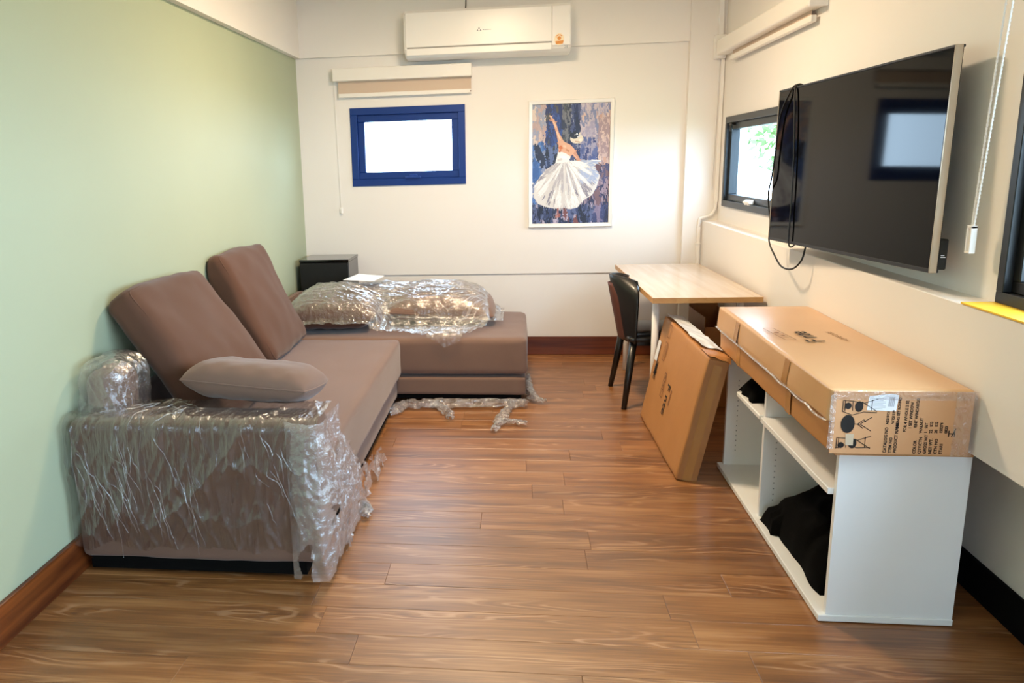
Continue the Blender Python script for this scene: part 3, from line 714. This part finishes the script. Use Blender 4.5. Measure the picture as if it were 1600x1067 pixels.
# ------------------------------------------------------------------ stretch film
# over the arm: back edge of top -> over -> down the front
def arm_path(s):   # s 0..1 -> (y, z, ny, nz)
    a, b, r = .21, .52, .03
    L1, L2, L3 = .20, math.pi/2*r, .50
    d = s*(L1+L2+L3)
    if d < L1: return 2.865-d, .613, 0, 1
    if d < L1+L2:
        th = (d-L1)/r; return 2.665-r*math.sin(th), .583+r*math.cos(th), -math.sin(th), math.cos(th)
    return 2.635, .583-(d-L1-L2), -1, 0
def armf(u, v):
    x = SX0+.0+u*(.955); y, z, ny, nz = arm_path(v)
    k = v
    sh = lambda q: max(0, q)**5
    wv = .5*ns(x*5+2*k, k*1.5)+1.1*sh(ridge(x*6+2.2*k, k*1.3))+.9*sh(ridge(x*13-3*k, k*2+5))+.7*sh(ridge(x*25+4*k, k*4+9))+.15*ns(x*60, k*14)
    dd = .013+(.010 if v > .3 else .006)*(max(-.3, wv)+.3)
    return (x, y+ny*dd, z+nz*dd-.015*(v > .97)*ns(x*9, 2))
film = thing('plastic_film', 'clear stretch film wrapped over the near arm of the sofa', 'plastic film', (-1.2, 2.62, 0))
sheet('film_sheet', armf, 170, 120, M['film_arm_shade'], film, lambda u, v: not (v > .93+.05*ns(u*9, 1)))
M['crease'] = mk_film('creased_film_folds', .22, 50, .6, (1, 1, 1), .2, .85)
def creases(name, fn, n, seed, u_rng, v_rng, du, dv, off, parent, wid=.0016):
    rr = random.Random(seed); vs, fs = [], []
    for _ in range(n):
        u0, v0 = rr.uniform(*u_rng), rr.uniform(*v_rng); a, b = rr.uniform(*du), rr.uniform(*dv); c = rr.uniform(-.02, .02); K = 14; wd = wid*rr.uniform(.5, 1.6)
        P = []
        for k in range(K+1):
            f = k/K; u = min(1, max(0, u0+a*f+c*math.sin(f*3)+.004*ns(f*5, _))); v = min(1, max(0, v0+b*f))
            P.append(Vector(fn(u, v))+Vector(off))
        q = len(vs)
        for k in range(K+1):
            t_ = (P[min(k+1, K)]-P[max(0, k-1)]).normalized(); w_ = t_.cross(Vector(off).normalized()); w_ = w_.normalized()*wd*math.sin(math.pi*(k+.3)/(K+.6)) if w_.length > .01 else Vector((wd, 0, 0))
            vs += [P[k]-w_, P[k]+Vector(off)*.8, P[k]+w_]
        for k in range(K):
            for j in (0, 1): i0 = q+k*3+j; fs.append((i0, i0+1, i0+4, i0+3))
    o = mk(name, vs, fs, M['crease'], parent, True); o['kind'] = 'stuff'; return o
creases('film_folds', armf, 34, 5, (.04, .50), (.30, .60), (-.02, .10), (.06, .42), (0, -.002, 0), film, .0009)
creases('film_folds', armf, 16, 15, (.70, .90), (.30, .75), (.0, .06), (.06, .2), (0, -.002, 0), film, .0008)
creases('film_folds', armf, 22, 6, (.10, .55), (.06, .24), (-.10, .08), (.03, .16), (0, -.0008, .003), film, .0009)
# bunched film round the front corner of the arm
def cornf(u, v):
    # plan path: along front, round the corner, back along the seat front
    z = .02+v*.605; bulge = .022+.026*math.sin(math.pi*min(1, v*1.1))
    L = u*.62
    if L < .10: x, y, nx, ny = -.82+L, 2.632, 0, -1
    elif L < .16: a = (L-.10)/.06*math.pi/2; x, y, nx, ny = -.72+.01*math.sin(a), 2.642-.01*math.cos(a), math.sin(a), -math.cos(a)
    else: x, y, nx, ny = -.712, 2.645+(L-.16), 1, 0
    n1 = ridge(L*14+2*z, z*4)+.6*ridge(L*31, z*11+3)+.5*ns(L*60, z*40)
    d = .008+bulge*(.55+.45*n1)*(min(1, L/.08))
    return (x+nx*d, y+ny*d, z+.008*ns(L*25, z*25, 4))
sheet('film_bunch', cornf, 130, 130, M['film_dense'], film, lambda u, v: ns(u*6, v*6, 9) > -.42 and not (u > .62 and v > .80-.9*(u-.62)+.05*ns(u*20, v*20)))
# over the top corner of the back frame
def lumpf(q):
    n1 = .5*ridge(q.x*9+q.z*5, q.y*11, q.z*7)+.7*max(0, ridge(q.x*22, q.y*20+q.z*14, q.z*10))**3+.35*ns(q.x*60, q.y*60, q.z*60)
    d = q.normalized()*(.010*(n1+.6)); r = q+d
    r.x = max(r.x, -.093); r.y -= .22*max(0, .04-q.z)*(1 if q.y < 0 else 0); return r
softbox('film_sheet', (.19, .27, .29), .075, M['film'], film, n=46, loc=(SX0+.094, 2.865, .658), fn=lumpf)
def scrap(name, pts, wid, mt, parent, seed, zb=.01, hgt=.03):
    P = spline(pts, 14); K = len(P)
    def f(u, v):
        i = min(K-1, int(u*(K-1))); p = P[i]; q = P[min(K-1, i+1)] if i < K-1 else P[i]*2-P[i-1]; d = (q-p).normalized()
        w = Vector((-d.y, d.x, 0)); ww = wid*(1+.6*ns(u*7, seed))*(.35+.65*math.sin(math.pi*min(1, max(.04, u))**.8) ** .5)
        a = (v-.5)*2
        return (p.x+w.x*a*ww+.012*ns(u*22, v*9, seed), p.y+w.y*a*ww+.012*ns(u*20, v*8, seed+4), p.z+zb+hgt*(.5+.5*ridge(u*14, v*3, seed))*(1-a*a*.8)+.008*ns(u*40, v*20, seed))
    return sheet(name, f, K*2, 24, mt, parent)
scraps = thing('plastic_film', 'torn clear film trailing on the floor below the chaise', 'plastic film', (-.3, 4.8, 0))
scrap('film_strip', [(-.80, 4.62, 0), (-.72, 4.78, 0), (-.62, 4.83, 0), (-.3, 4.84, 0), (-.02, 4.85, 0), (.06, 4.84, 0)], .06, M['film_dense'], scraps, 1, .008, .05)
scrap('film_strip', [(-.55, 4.86, 0), (-.48, 4.78, 0), (-.42, 4.66, 0), (-.40, 4.54, 0)], .035, M['film_dense'], scraps, 2)
scrap('film_strip', [(-.04, 4.86, 0), (-.08, 4.68, 0), (-.11, 4.5, 0), (-.14, 4.34, 0)], .035, M['film_dense'], scraps, 3)
scrap('film_strip', [(-.10, 4.50, 0), (-.03, 4.50, 0), (.05, 4.47, 0)], .02, M['film'], scraps, 4)
scrap('film_strip', [(.065, 5.35, 0), (.075, 5.1, .02), (.10, 4.97, .01), (.17, 4.90, 0)], .035, M['film_dense'], scraps, 5)
scrap('film_strip', [(.06, 5.0, .14), (.075, 4.96, .08), (.10, 4.93, .02)], .03, M['film_dense'], scraps, 15)
scr2 = thing('plastic_film', 'torn clear film hanging at the foot of the main seat front', 'plastic film', (-.74, 3.3, 0))
def seatf(u, v):
    y = 2.86+u*1.02; z = .012+v*(.30-.22*u)
    n1 = ridge(y*9, z*7)+.6*ridge(y*23, z*15+3)+.5*ns(y*50, z*40)
    return (-.728+.022*(.6+.5*n1)+.025*(1-v)*(.6+.4*n1), y, z)
sheet('film_sheet', seatf, 120, 40, M['film_dense'], scr2, lambda u, v: ns(u*11, v*3, 2) > -.12 and v < .95-.3*abs(ns(u*15, 1))*2)
scrap('film_strip', [(-.70, 3.30, 0), (-.66, 3.26, 0), (-.655, 3.17, 0)], .018, M['film_dense'], scr2, 7)

# drape over the chaise
def htop(x, y):
    h = .430
    for (cx_, cy_, w, d, zt) in ((-1.22, 5.36, .66, .70, .67), (-.56, 5.52, .76, .64, .655), (-.90, 5.52, .62, .56, .65)):
        u, v = (x-cx_)/(w/2), (y-cy_)/(d/2); k = max(0, 1-abs(u)**2.6)*max(0, 1-abs(v)**2.6)
        h = max(h, .43+(zt-.43)*k**.35)
    return h
HS = {}
def hsm(x, y):
    s = 0
    for i in (-1, 0, 1):
        for j in (-1, 0, 1): s += htop(x+i*.05, y+j*.05)
    return max(s/9, htop(x, y))
def drape(u, v):
    x = -1.60+u*1.50; fr = 4.97+.05*ns(x*5, 1)
    if -.75 < x < -.2: fr -= .13*max(0, 1-abs(x+.46)/.27)
    if x > -.36: fr += (x+.36)*1.25
    bk = 5.865
    y = bk+(fr-bk)*v
    h = hsm(x, y)
    if x < -.95: h = max(h, .48)
    sh = lambda q: max(0, q)**4
    n1 = .8*sh(ridge(x*2.5+1.5*y, y*10))+.8*sh(ridge(x*4-2*y, y*19+4))+.6*sh(ridge(x*6+y, y*37+4))+.2*ns(x*35, y*70)
    cr_ = .5*ridge(x*19, y*19, 7)+.6*sh(ridge(x*34, y*34, 2))+.4*ns(x*70, y*70, 3)
    k = min(1, max(0, (v-.55)*2.2))
    z = h+.016+.022*(n1*(1-k)*.8+(.4+.8*cr_)*k)+.008*max(0, ridge(x*4, y*4))*(h > .5)
    if y < 4.90: z = min(z, .44-(4.90-y)*1.3); y = 4.902-.02*(.5+.5*cr_)
    return (x, y, z)
t = thing('plastic_film', 'clear crinkled film draped over the cushions on the chaise', 'plastic film', (-.8, 5.4, .43))
sheet('film_sheet', drape, 190, 150, M['film'], t)
creases('film_folds', drape, 110, 8, (.03, .85), (.25, .92), (.05, .22), (-.06, .05), (0, -.001, .004), t, .0022)
def topfilm(u, v):   # second, looser layer: long stretched folds
    x = -1.62+u*1.36; y = 5.86-v*.46
    h = hsm(x, y)+.028
    n1 = 1.3*max(0, ridge(x*1.5+y, y*12, 5))**4+.9*max(0, ridge(x*2.2, y*26, 8))**4+.3*ns(x*4, y*40)
    return (x, y, h+.016*n1-.008*v-.02*max(0, u-.9)*10*.5)
sheet('film_sheet', topfilm, 110, 90, M['film'], t)
lb = mk('paper_slip', [(-1.20, 5.40, .735), (-.98, 5.38, .728), (-.93, 5.54, .742), (-1.13, 5.60, .75)], [(0, 1, 2, 3)], M['label'])
sol = lb.modifiers.new('s', 'SOLIDIFY'); sol.thickness = .001
tag(lb, 'white paper slip lying on the film over the chaise', 'paper')

# ------------------------------------------------------------------ desk
t = thing('desk', 'pale wood desk with white legs standing under the side window', 'desk', (1.02, 5.27, 0), (0, 0, R(1.2)))
DW, DD = .59, 1.50
box('tabletop', (-DW/2+.001, -DD/2+.001, .712), (DW/2-.001, DD/2-.001, .741), M['desk_top'], t, .001)
boxes('edge_band', [((-DW/2, -DD/2-.001, .711), (DW/2, -DD/2+.002, .7405)), ((-DW/2-.001, -DD/2, .711), (-DW/2+.002, DD/2, .7405)), ((DW/2-.002, -DD/2, .711), (DW/2, DD/2, .7405)), ((-DW/2, DD/2-.002, .711), (DW/2, DD/2, .7405))], M['desk_edge'], t)
for sx_ in (-1, 1):
    for sy_ in (-1, 1):
        x, y = sx_*(DW/2-.06), sy_*(DD/2-.22)
        tube('leg', [(x, y, .712), (x, y, .35), (x, y, .002)], .021, M['white_plastic'], t, 16)

# ------------------------------------------------------------------ chair
t = thing('dining_chair', 'black wooden chair facing the desk', 'chair', (.64, 5.09, 0), (0, 0, R(2.5)))
# local: +x forward (towards desk), y sideways
def shell(nm, x0, th_, mt, grow=0):
    N1, N2 = 22, 14; vs, fs = [], []
    for s in (0, 1):
        for i in range(N1+1):
            for j in range(N2+1):
                a = -1+2*i/N1; b = j/N2   # a across, b up
                w = .235*(1-.10*b**2)*(1 if b < .75 else math.sqrt(max(.02, 1-((b-.75)/.25)**2*.55)))+grow
                y = a*w; z = .40+b*.40+grow*b
                x = x0-.02-.075*b+.14*(a*a)*(.35+.65*b)-s*th_
                z -= .03*(a**4)*b
                vs.append((x, y, z))
    q = (N1+1)*(N2+1)
    for i in range(N1):
        for j in range(N2):
            k = i*(N2+1)+j; fs.append((k, k+N2+1, k+N2+2, k+1)); fs.append((q+k, q+k+1, q+k+N2+2, q+k+N2+1))
    for i in range(N1):
        k = i*(N2+1); fs.append((k, q+k, q+k+N2+1, k+N2+1)); k += N2; fs.append((k, k+N2+1, q+k+N2+1, q+k))
    for j in range(N2):
        fs.append((j, j+1, q+j+1, q+j)); k = N1*(N2+1)+j; fs.append((k, q+k, q+k+1, k+1))
    return mk(nm, vs, fs, mt, t, True)
shell('backrest', .03, .012, M['black_chair'])
o = shell('backrest_shell', .016, .006, M['brown_edge'], -.05); o['label'] = 'reddish-brown outer shell of the backrest'
softbox('seat', (.43, .46, .035), .015, M['black_chair'], t, n=10, loc=(.23, 0, .425))
softbox('seat_pad', (.36, .40, .03), .013, M['seat_pad'], t, n=10, puff=(0, 0, .01), loc=(.235, 0, .452))
for sx_, sy_, tx in ((.05, -.19, -.06), (.05, .19, -.06), (.39, -.19, .05), (.39, .19, .05)):
    tube('leg', [(sx_, sy_, .42), (sx_+tx*.5, sy_+math.copysign(.035, sy_), .2), (sx_+tx, sy_+math.copysign(.075, sy_), .001)], [.024, .021, .016], M['black_chair'], t, 12)
boxes('seat_rail', [((.05, -.17, .375), (.39, -.15, .408)), ((.05, .15, .375), (.39, .17, .408)), ((.05, -.16, .375), (.07, .16, .408)), ((.37, -.16, .375), (.39, .16, .408))], M['black_chair'], t, .003)

# ------------------------------------------------------------------ cardboard cartons
def crumple(amp, f, seed): 
    return lambda q: q+noise.noise_vector(Vector((q.x*f+seed, q.y*f, q.z*f)))*amp
# (a) leaning carton
A0 = R(11.8)
t = thing('cardboard_box', 'flat brown carton standing on edge, leaning against the white shelf unit', 'box', (.729, 4.20, .006), (0, A0, R(1.2)))
LT, LY, LZ = .10, 1.0, .612
softbox('carton', (LT, LY, LZ), .006, M['kraft'], t, n=16, puff=(.004, 0, 0), amp=.0035, fscale=7, seed=3, loc=(LT/2, 0, LZ/2))
box('end_flap', (.004, -LY/2-.006, .004), (LT-.002, -LY/2-.001, LZ*.985), M['kraft_dk'], t, .002)
sheet('torn_flap', lambda u, v: (-.004+u*(LT+.012), -LY/2-.010+v*.17+.008*ns(u*5, v*3), LZ+.006+.010*(u*(1-u))+.006*ns(u*6, v*6, 4)-.02*(v < .08)*u), 14, 14, M['kraft'], t)
top_w = sheet('white_film_cover', lambda u, v: (.004+u*(LT-.004), -LY/2+.14+v*(LY-.16), LZ+.015+.005*ridge(u*1.5, v*5)+.002*ns(u*6, v*14)), 14, 60, mat('white_foil_cover', '#e8ecf2', .25), t)
top_w['label'] = 'white glossy film over the carton top'
sheet('tape', lambda u, v: (LT/2-.02+u*.04, -LY/2-.0075, .01+v*.57), 3, 10, M['tape'], t)
XF = -.0065
strokes('printed_marks', [[(0, 0), (.05, 0), (.05, .10), (0, .10), (0, 0)], [(.06, .02), (.06, .10)], [(0, .13), (.05, .13), (.05, .20), (0, .20), (0, .13)], [(.02, .015), (.02, .085)], [(.035, .03), (.035, .09)]], .005, (XF, .30, .40), (0, -1, 0), (0, 0, 1), M['ink_lt'], t)
text('F nte', .085, (XF, .03, .335), (0, 0, -1), (0, -1, 0), M['ink'], t, bold=.001)
text('HOME', .03, (XF, -.055, .32), (0, 0, -1), (0, -1, 0), M['ink_lt'], t, bold=.001)
strokes('printed_marks', [[(0, 0), (.13, 0), (.13, .045), (0, .045), (0, 0)], [(.045, 0), (.045, .045)], [(.09, 0), (.09, .045)]], .006, (XF, .15, .36), (0, 0, -1), (0, -1, 0), M['ink_lt'], t, [ell(.022, .022, .012, .012), [(.055, .01), (.08, .01), (.068, .036)]])
strokes('printed_picture', [[(0, 0), (.05, .11)], [(.05, 0), (0, .11)], [(.02, 0), (.02, .12)], [(-.02, .03), (.06, .05)]], .008, (XF, .40, .26), (0, -1, 0), (0, 0, 1), M['ink'], t, [ell(.02, .06, .025, .035)])
strokes('shipping_label', [], .01, (XF-.0005, .47, .36), (0, -1, 0), (0, 0, 1), M['label'], t, [[(0, 0), (.07, 0), (.07, .115), (.03, .12), (0, .11)]])

# (b) long carton on the shelf unit
CZ = .597
t = thing('cardboard_box', 'long brown carton lying on top of the white shelf unit', 'box', (1.148, 3.19, CZ), (0, 0, R(-.35)))
BW, BL, BH = .402, 1.45, .203
hb = BH*.5
def body_fn(q):
    q = q.copy(); q += noise.noise_vector(Vector((q.x*5, q.y*5, q.z*5+2)))*.004
    q.x = min(q.x, BW/2-.003); q.z = max(q.z, -hb/2); return q
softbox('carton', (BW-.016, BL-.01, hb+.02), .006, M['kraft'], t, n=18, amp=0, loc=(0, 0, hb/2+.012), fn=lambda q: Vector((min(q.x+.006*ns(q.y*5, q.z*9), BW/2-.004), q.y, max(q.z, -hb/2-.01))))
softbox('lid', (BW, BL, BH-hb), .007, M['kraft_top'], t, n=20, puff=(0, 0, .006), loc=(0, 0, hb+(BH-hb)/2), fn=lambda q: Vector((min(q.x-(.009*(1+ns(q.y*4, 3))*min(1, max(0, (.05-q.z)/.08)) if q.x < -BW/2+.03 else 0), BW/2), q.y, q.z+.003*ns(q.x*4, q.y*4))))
for y_ in (-.35, .33):
    sheet('tape', lambda u, v: (-BW/2+(-.003-.012*min(1, max(0, (1-v)/.42)) if v > .56 else (.004 if v < .44 else .004-.019*(v-.44)/.12))-.001*ns(v*4, y_), y_+u*.055+.01*v, .004+v*(BH-.012)), 3, 12, M['tape'], t)
sheet('torn_edge', lambda u, v: (-BW/2-.009-.006*v*(1-v)*4, -.72+u*1.44, hb-.004+.007*ridge(u*8, 1)+(v-.5)*.008), 90, 4, M['film_dense'], t)
YE = -BL/2-.0022
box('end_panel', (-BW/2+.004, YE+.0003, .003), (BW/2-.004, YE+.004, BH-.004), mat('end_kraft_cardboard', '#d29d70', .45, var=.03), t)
E0 = (-BW/2, YE-.0006, 0)
def EN(fx, fz): return (-BW/2+fx*BW, YE-.0008, fz*BH)
# bistro set drawing, rotated a quarter turn: u runs up the panel, v runs to the right
dr = []
def chair_d(o_, s):
    u0, v0 = o_
    dr.extend([[(u0, v0), (u0+s*.012, v0+.030), (u0+s*.002, v0+.062), (u0+s*.004, v0+.100)], [(u0+.034, v0+.002), (u0+.032, v0+.03), (u0+.026, v0+.062), (u0+.040, v0+.100)],
               [(u0, v0+.002), (u0+.034, v0+.002)], [(u0, v0+.008), (u0+.034, v0+.008)], [(u0+.002, v0+.030), (u0+.032, v0+.030)], [(u0+.003, v0+.084), (u0+.037, v0+.084)], [(u0+.030, v0+.055), (u0, v0+.100)]])
chair_d((.020, .020), 1); chair_d((.138, .030), -1)
dr.extend([[(.098, .068), (.098, .085), (.120, .118)], [(.098, .085), (.076, .118)], [(.098, .078), (.112, .095), (.104, .102)], [(.098, .078), (.084, .095)]])
strokes('printed_picture', dr, .0022, (-BW/2, YE-.0009, 0), (0, 0, 1), (1, 0, 0), M['ink'], t,
        [ell(.098, .050, .029, .020), ell(.036, .068, .016, .012), ell(.153, .078, .017, .012), ell(.030, .035, .010, .010, 8), ell(.155, .047, .011, .010, 8)])
o = strokes('paper_patch', [], .01, (-BW/2, YE-.0012, 0), (0, 0, 1), (1, 0, 0), mat('tan_patch', '#c9b499', .6), t, [[(.030, .048), (.066, .046), (.066, .070), (.030, .070)]])
def side_text(s, v, u, size, bold=.0004): text(s, size, (-BW/2+v, YE-.001, u), (0, 0, 1), (-1, 0, 0), M['ink'], t, bold=bold)
for a, b_, v, u2 in (('CATALOG NO', 'A0219121', .166, .098), ('ITEM NO', 'W151109', .181, .100), ('PRODUCT NAME/', 'DINING SET ROUND', .195, .085)):
    side_text(a, v, .007, .0125); side_text(b_, v, u2, .0105)
side_text('FOR 4 WHOLE 2 SE', .217, .075, .0115); side_text('1 SET WINDOW', .231, .085, .0115); side_text('/ENT WINDAR/2/2', .246, .088, .0115)
for i, (a, b_) in enumerate((('COLOR', 'WALNUT'), ('QTY/CTN', '1   SET'), ('GROSS WT', '22   KG'), ('NET WT.', '20   KG'), ('CTN NO', '150274'), ('STAR1', '0820'))):
    side_text(a, .250+i*.0148, .006, .0122); side_text(b_, .262+i*.0142, .072, .0112)
strokes('printed_marks', [[(0, 0), (0, .02)], [(.016, 0), (.016, .02)], [(0, .01), (.016, .01)], [(.008, .0), (.018, .026)]], .003, EN(.84, .30), (1, 0, 0), (0, 0, 1), M['ink'], t)
lbp = strokes('shipping_label', [], .01, EN(.25, .70), (1, .0, 0), (0, 0, 1), M['label'], t, [[(0, 0), (.083, -.003), (.087, .048), (.064, .052), (.004, .044)]])
lines = [[(.006, .006+.0045*i), (.052 if i % 3 else .044, .0045+.0045*i)] for i in range(8)]+[[(.060+.0025*i, .012), (.0605+.0025*i, .042)] for i in range(7)]
strokes('barcode', lines, .0010, (EN(.25, .70)[0], YE-.0014, EN(.25, .70)[2]), (1, 0, 0), (0, 0, 1), M['grey_ink'], t)
sheet('clear_tape', lambda u, v: (BW/2-.055+u*.058, YE-.002-.003*ridge(u*3, v*9), .002+v*(BH-.002)), 12, 50, M['film'], t)
sheet('clear_tape', lambda u, v: (-BW/2+.002+u*(BW-.004), YE-.0022-.002*ridge(u*8, v*2), BH-.028+v*.028), 50, 8, M['film'], t)
sheet('torn_edge', lambda u, v: (-BW/2-.006+u*.016, YE-.003-.004*ridge(v*7, u), .02+v*.17), 6, 40, M['film_dense'], t)
ZT = BH+.0068
def top_z(dx, dy): return ZT
text('F nte', .095, (.0, -.09, ZT+.002), (-.10, 1, 0), (-1, -.1, 0), M['ink'], t, bold=.0008)
text('HOME CARE', .03, (.095, -.07, ZT+.001), (-.10, 1, 0), (-1, -.1, 0), M['ink_lt'], t)
strokes('printed_marks', [[(0, 0), (.22, 0), (.22, .04), (0, .04), (0, 0)], [(.05, 0), (.05, .04)], [(.11, 0), (.11, .04)], [(.165, 0), (.165, .04)]], .003, (-.095, -.05, ZT+.001), (-.1, 1, 0), (-1, -.1, 0), M['ink_lt'], t, [[(.07, .01), (.09, .01), (.08, .03)], ell(.137, .02, .01, .01)])

# (c) carton under the desk
t = thing('cardboard_box', 'brown carton standing upright under the desk, behind the leaning carton', 'box', (1.19, 5.08, 0), (0, 0, R(2)))
for a, b in (((-.09, -.2, 0), (.09, -.195, .50)), ((-.09, .195, 0), (.09, .2, .62)), ((-.09, -.2, 0), (-.085, .2, .56)), ((.085, -.2, 0), (.09, .2, .56)), ((-.09, -.2, 0), (.09, .2, .006))): box('carton_wall', a, b, M['kraft_dk'], t, .001)

# ------------------------------------------------------------------ shelf unit
t = thing('shelf_unit', 'low white open shelf unit standing along the right wall', 'shelf', (1.17, 3.19, 0))
sx0, sx1, sy0, sy1 = .972, 1.383, 2.505, 3.885
box('bottom_board', (sx0, sy0, .004), (sx1, sy1, .026), M['white_lam'], t, .002)
box('side_panel', (sx0+.024, sy0+.006, .026), (sx1, sy0+.026, .578), M['white_lam'], t, .001)
box('side_panel', (sx0+.024, sy1-.03, .026), (sx1, sy1-.008, .578), M['white_lam'], t, .001)
box('divider', (sx0+.024, 3.262, .026), (sx1-.02, 3.284, .578), M['white_lam'], t, .001)
box('back_panel', (sx1-.012, sy0+.026, .026), (sx1-.004, sy1-.03, .578), M['white_lam'], t)
box('shelf_board', (sx0+.006, sy0+.0265, .437), (sx1-.014, 3.2615, .459), M['white_lam'], t, .002)
box('shelf_board', (sx0+.008, 3.2845, .437), (sx1-.014, 3.64, .459), M['white_lam'], t, .004)
box('top_board', (sx0+.008, sy0, .5785), (sx1-.001, sy1, .596), M['oak_lt'], t, .001)['label'] = 'thin pale wood top board'
hl = []
for y in (3.2838, sy1-.0303, 3.2618, sy0+.0262):
    for k in range(15):
        z = .10+k*.025
        hl.append((y, z))
bm = bmesh.new()
for y, z in hl:
    for xx in (sx0+.075, sx1-.06):
        s = -1 if y in (3.2618, sy1-.0303) else 1
        bmbox(bm, (xx-.0025, y-.0006, z-.0025), (xx+.0025, y+.0006, z+.0025))
o = fin(bm, 'shelf_pin_holes', M['grey_ink'], t); o['kind'] = 'stuff'

# black cloth in the unit
def cloth(name, label, cx_, cy_, w, d, h, seed, zb, rz=0, out=None):
    N1 = 46; vs, fs = [], []; ca, sa = math.cos(rz), math.sin(rz)
    for s in (1, 0):
        for i in range(N1+1):
            for j in range(N1+1):
                u, v = -1+2*i/N1, -1+2*j/N1
                r_ = max(abs(u), abs(v)); e = 1+.10*ns(u*2, v*2, seed)
                x, y = u*w/2*e, v*d/2*e
                k = max(0, 1-abs(u)**4)*max(0, 1-abs(v)**5)
                z = h*(k**.6)*(.72+.28*ns(x*5+seed, y*3)+.10*ridge(x*14, y*6, seed))*(1 if s else 0)
                if s and r_ < 1: z = max(z, .008)
                if out: x, y, z = out(x, y, z)
                vs.append((cx_+x*ca-y*sa, cy_+x*sa+y*ca, zb+max(0, z)))
    q = (N1+1)**2
    for i in range(N1):
        for j in range(N1):
            k = i*(N1+1)+j; fs.append((k, k+N1+1, k+N1+2, k+1)); fs.append((q+k, q+k+1, q+k+N1+2, q+k+N1+1))
    o = mk(name, vs, fs, M['black_cloth'], None, True); return tag(o, label, 'cloth')
cloth('folded_jacket', 'bundled black jacket lying in the lower compartment of the white shelf unit', 1.175, 2.93, .31, .60, .235, 2, .0265, 0,
      lambda x, y, z: (x-(.03 if y > .15 and z < .06 else 0), y, z*(1.12 if y > -.1 else .95)))
cloth('small_bag', 'small black cloth bag on the upper shelf, far compartment of the unit', 1.13, 3.56, .27, .22, .085, 6, .4595, 0)

# ------------------------------------------------------------------ television
t = thing('television', 'large black flat television mounted on the right wall', 'television', (1.32, 3.534, 1.451), (R(-.8), R(1.0), R(4)))
TW, TH = 1.418, .717
box('screen', (-.0165, -TW/2+.010, -TH/2+.014), (-.0135, TW/2-.010, TH/2-.010), M['tv_screen'], t)
box('back_cover', (-.012, -TW/2+.004, -TH/2+.004), (.012, TW/2-.004, TH/2-.004), M['black_plastic'], t, .003)
e_ = .0165
for a, b in (((-.0175, -TW/2, -TH/2), (.013, TW/2, -TH/2+.014)), ((-.0175, -TW/2, TH/2-.008), (.013, TW/2, TH/2))): box('bezel', a, b, M['black_plastic'], t, .001)
for a, b in (((-.0175, -TW/2-.001, -TH/2), (.006, -TW/2+.006, TH/2)), ((-.0175, TW/2-.006, -TH/2), (.006, TW/2+.001, TH/2))): box('side_bezel', a, b, M['silver'], t, .001)['label'] = 'champagne metal side edge'
boxes('rear_housing', [((.0115, -TW/2+.015, -TH/2+.008), (.045, -TW/2+.16, -TH/2+.11)), ((.0115, -TW/2+.15, -TH/2+.03), (.045, TW/2-.2, -.05))], M['black_plastic'], t, .004)
strokes('rating_label', [[(0, 0), (.016, 0)], [(0, .006), (.012, .006)]], .003, (.022, -TW/2+.0144, -TH/2+.05), (1, 0, 0), (0, 0, 1), M['label'], t)
boxes('wall_bracket', [((.045, -.2, -.2), (.06, -.16, .15)), ((.045, .1, -.2), (.06, .14, .15)), ((.05, -.2, -.02), (.075, .14, .02))], M['black_plastic'], t)
bt = thing('wall_mount', 'black steel mount arm between the television and the wall', 'bracket', (1.42, 3.45, 1.46))
boxes('mount_plate', [((XU-.008, 3.28, 1.36), (XU-.001, 3.62, 1.56)), ((1.376, 3.40, 1.44), (XU-.007, 3.46, 1.48))], M['black_plastic'], bt)
# hanging cable
def TVW(x, y, z):
    return Matrix.Translation((1.32, 3.534, 1.451)) @ (Matrix.Rotation(R(4), 4, 'Z') @ Matrix.Rotation(R(1.1), 4, 'Y') @ Matrix.Rotation(R(-.8), 4, 'X')) @ Vector((x, y*1.15, z))
cb = spline([TVW(.03, .46, .30), TVW(.02, .47, .355), TVW(-.008, .475, .366), TVW(-.026, .49, .33), TVW(-.03, .56, .23), TVW(-.028, .585, .05), TVW(-.03, .60, -.06), TVW(-.02, .645, -.14), TVW(0, .65, -.27), TVW(.0, .64, -.37), TVW(.0, .57, -.43), TVW(-.01, .46, -.475), TVW(0, .37, -.475), TVW(.02, .33, -.43), TVW(.035, .33, -.36)], 8)
o = tube('power_cable', cb, .0042, M['black_plastic'], None, 8); tag(o, 'thin black cable looping over the far edge of the television', 'cable')
cb = spline([TVW(.03, .44, .30), TVW(.02, .442, .355), TVW(-.008, .444, .367), TVW(-.024, .44, .34), TVW(-.026, .415, .20), TVW(-.025, .39, 0), TVW(-.025, .38, -.2), TVW(-.025, .375, -.345), TVW(-.01, .373, -.372), TVW(.02, .372, -.34)], 8)
o = tube('antenna_cable', cb, .0036, M['black_plastic'], None, 8); tag(o, 'thin black cable hanging straight down across the television screen', 'cable')
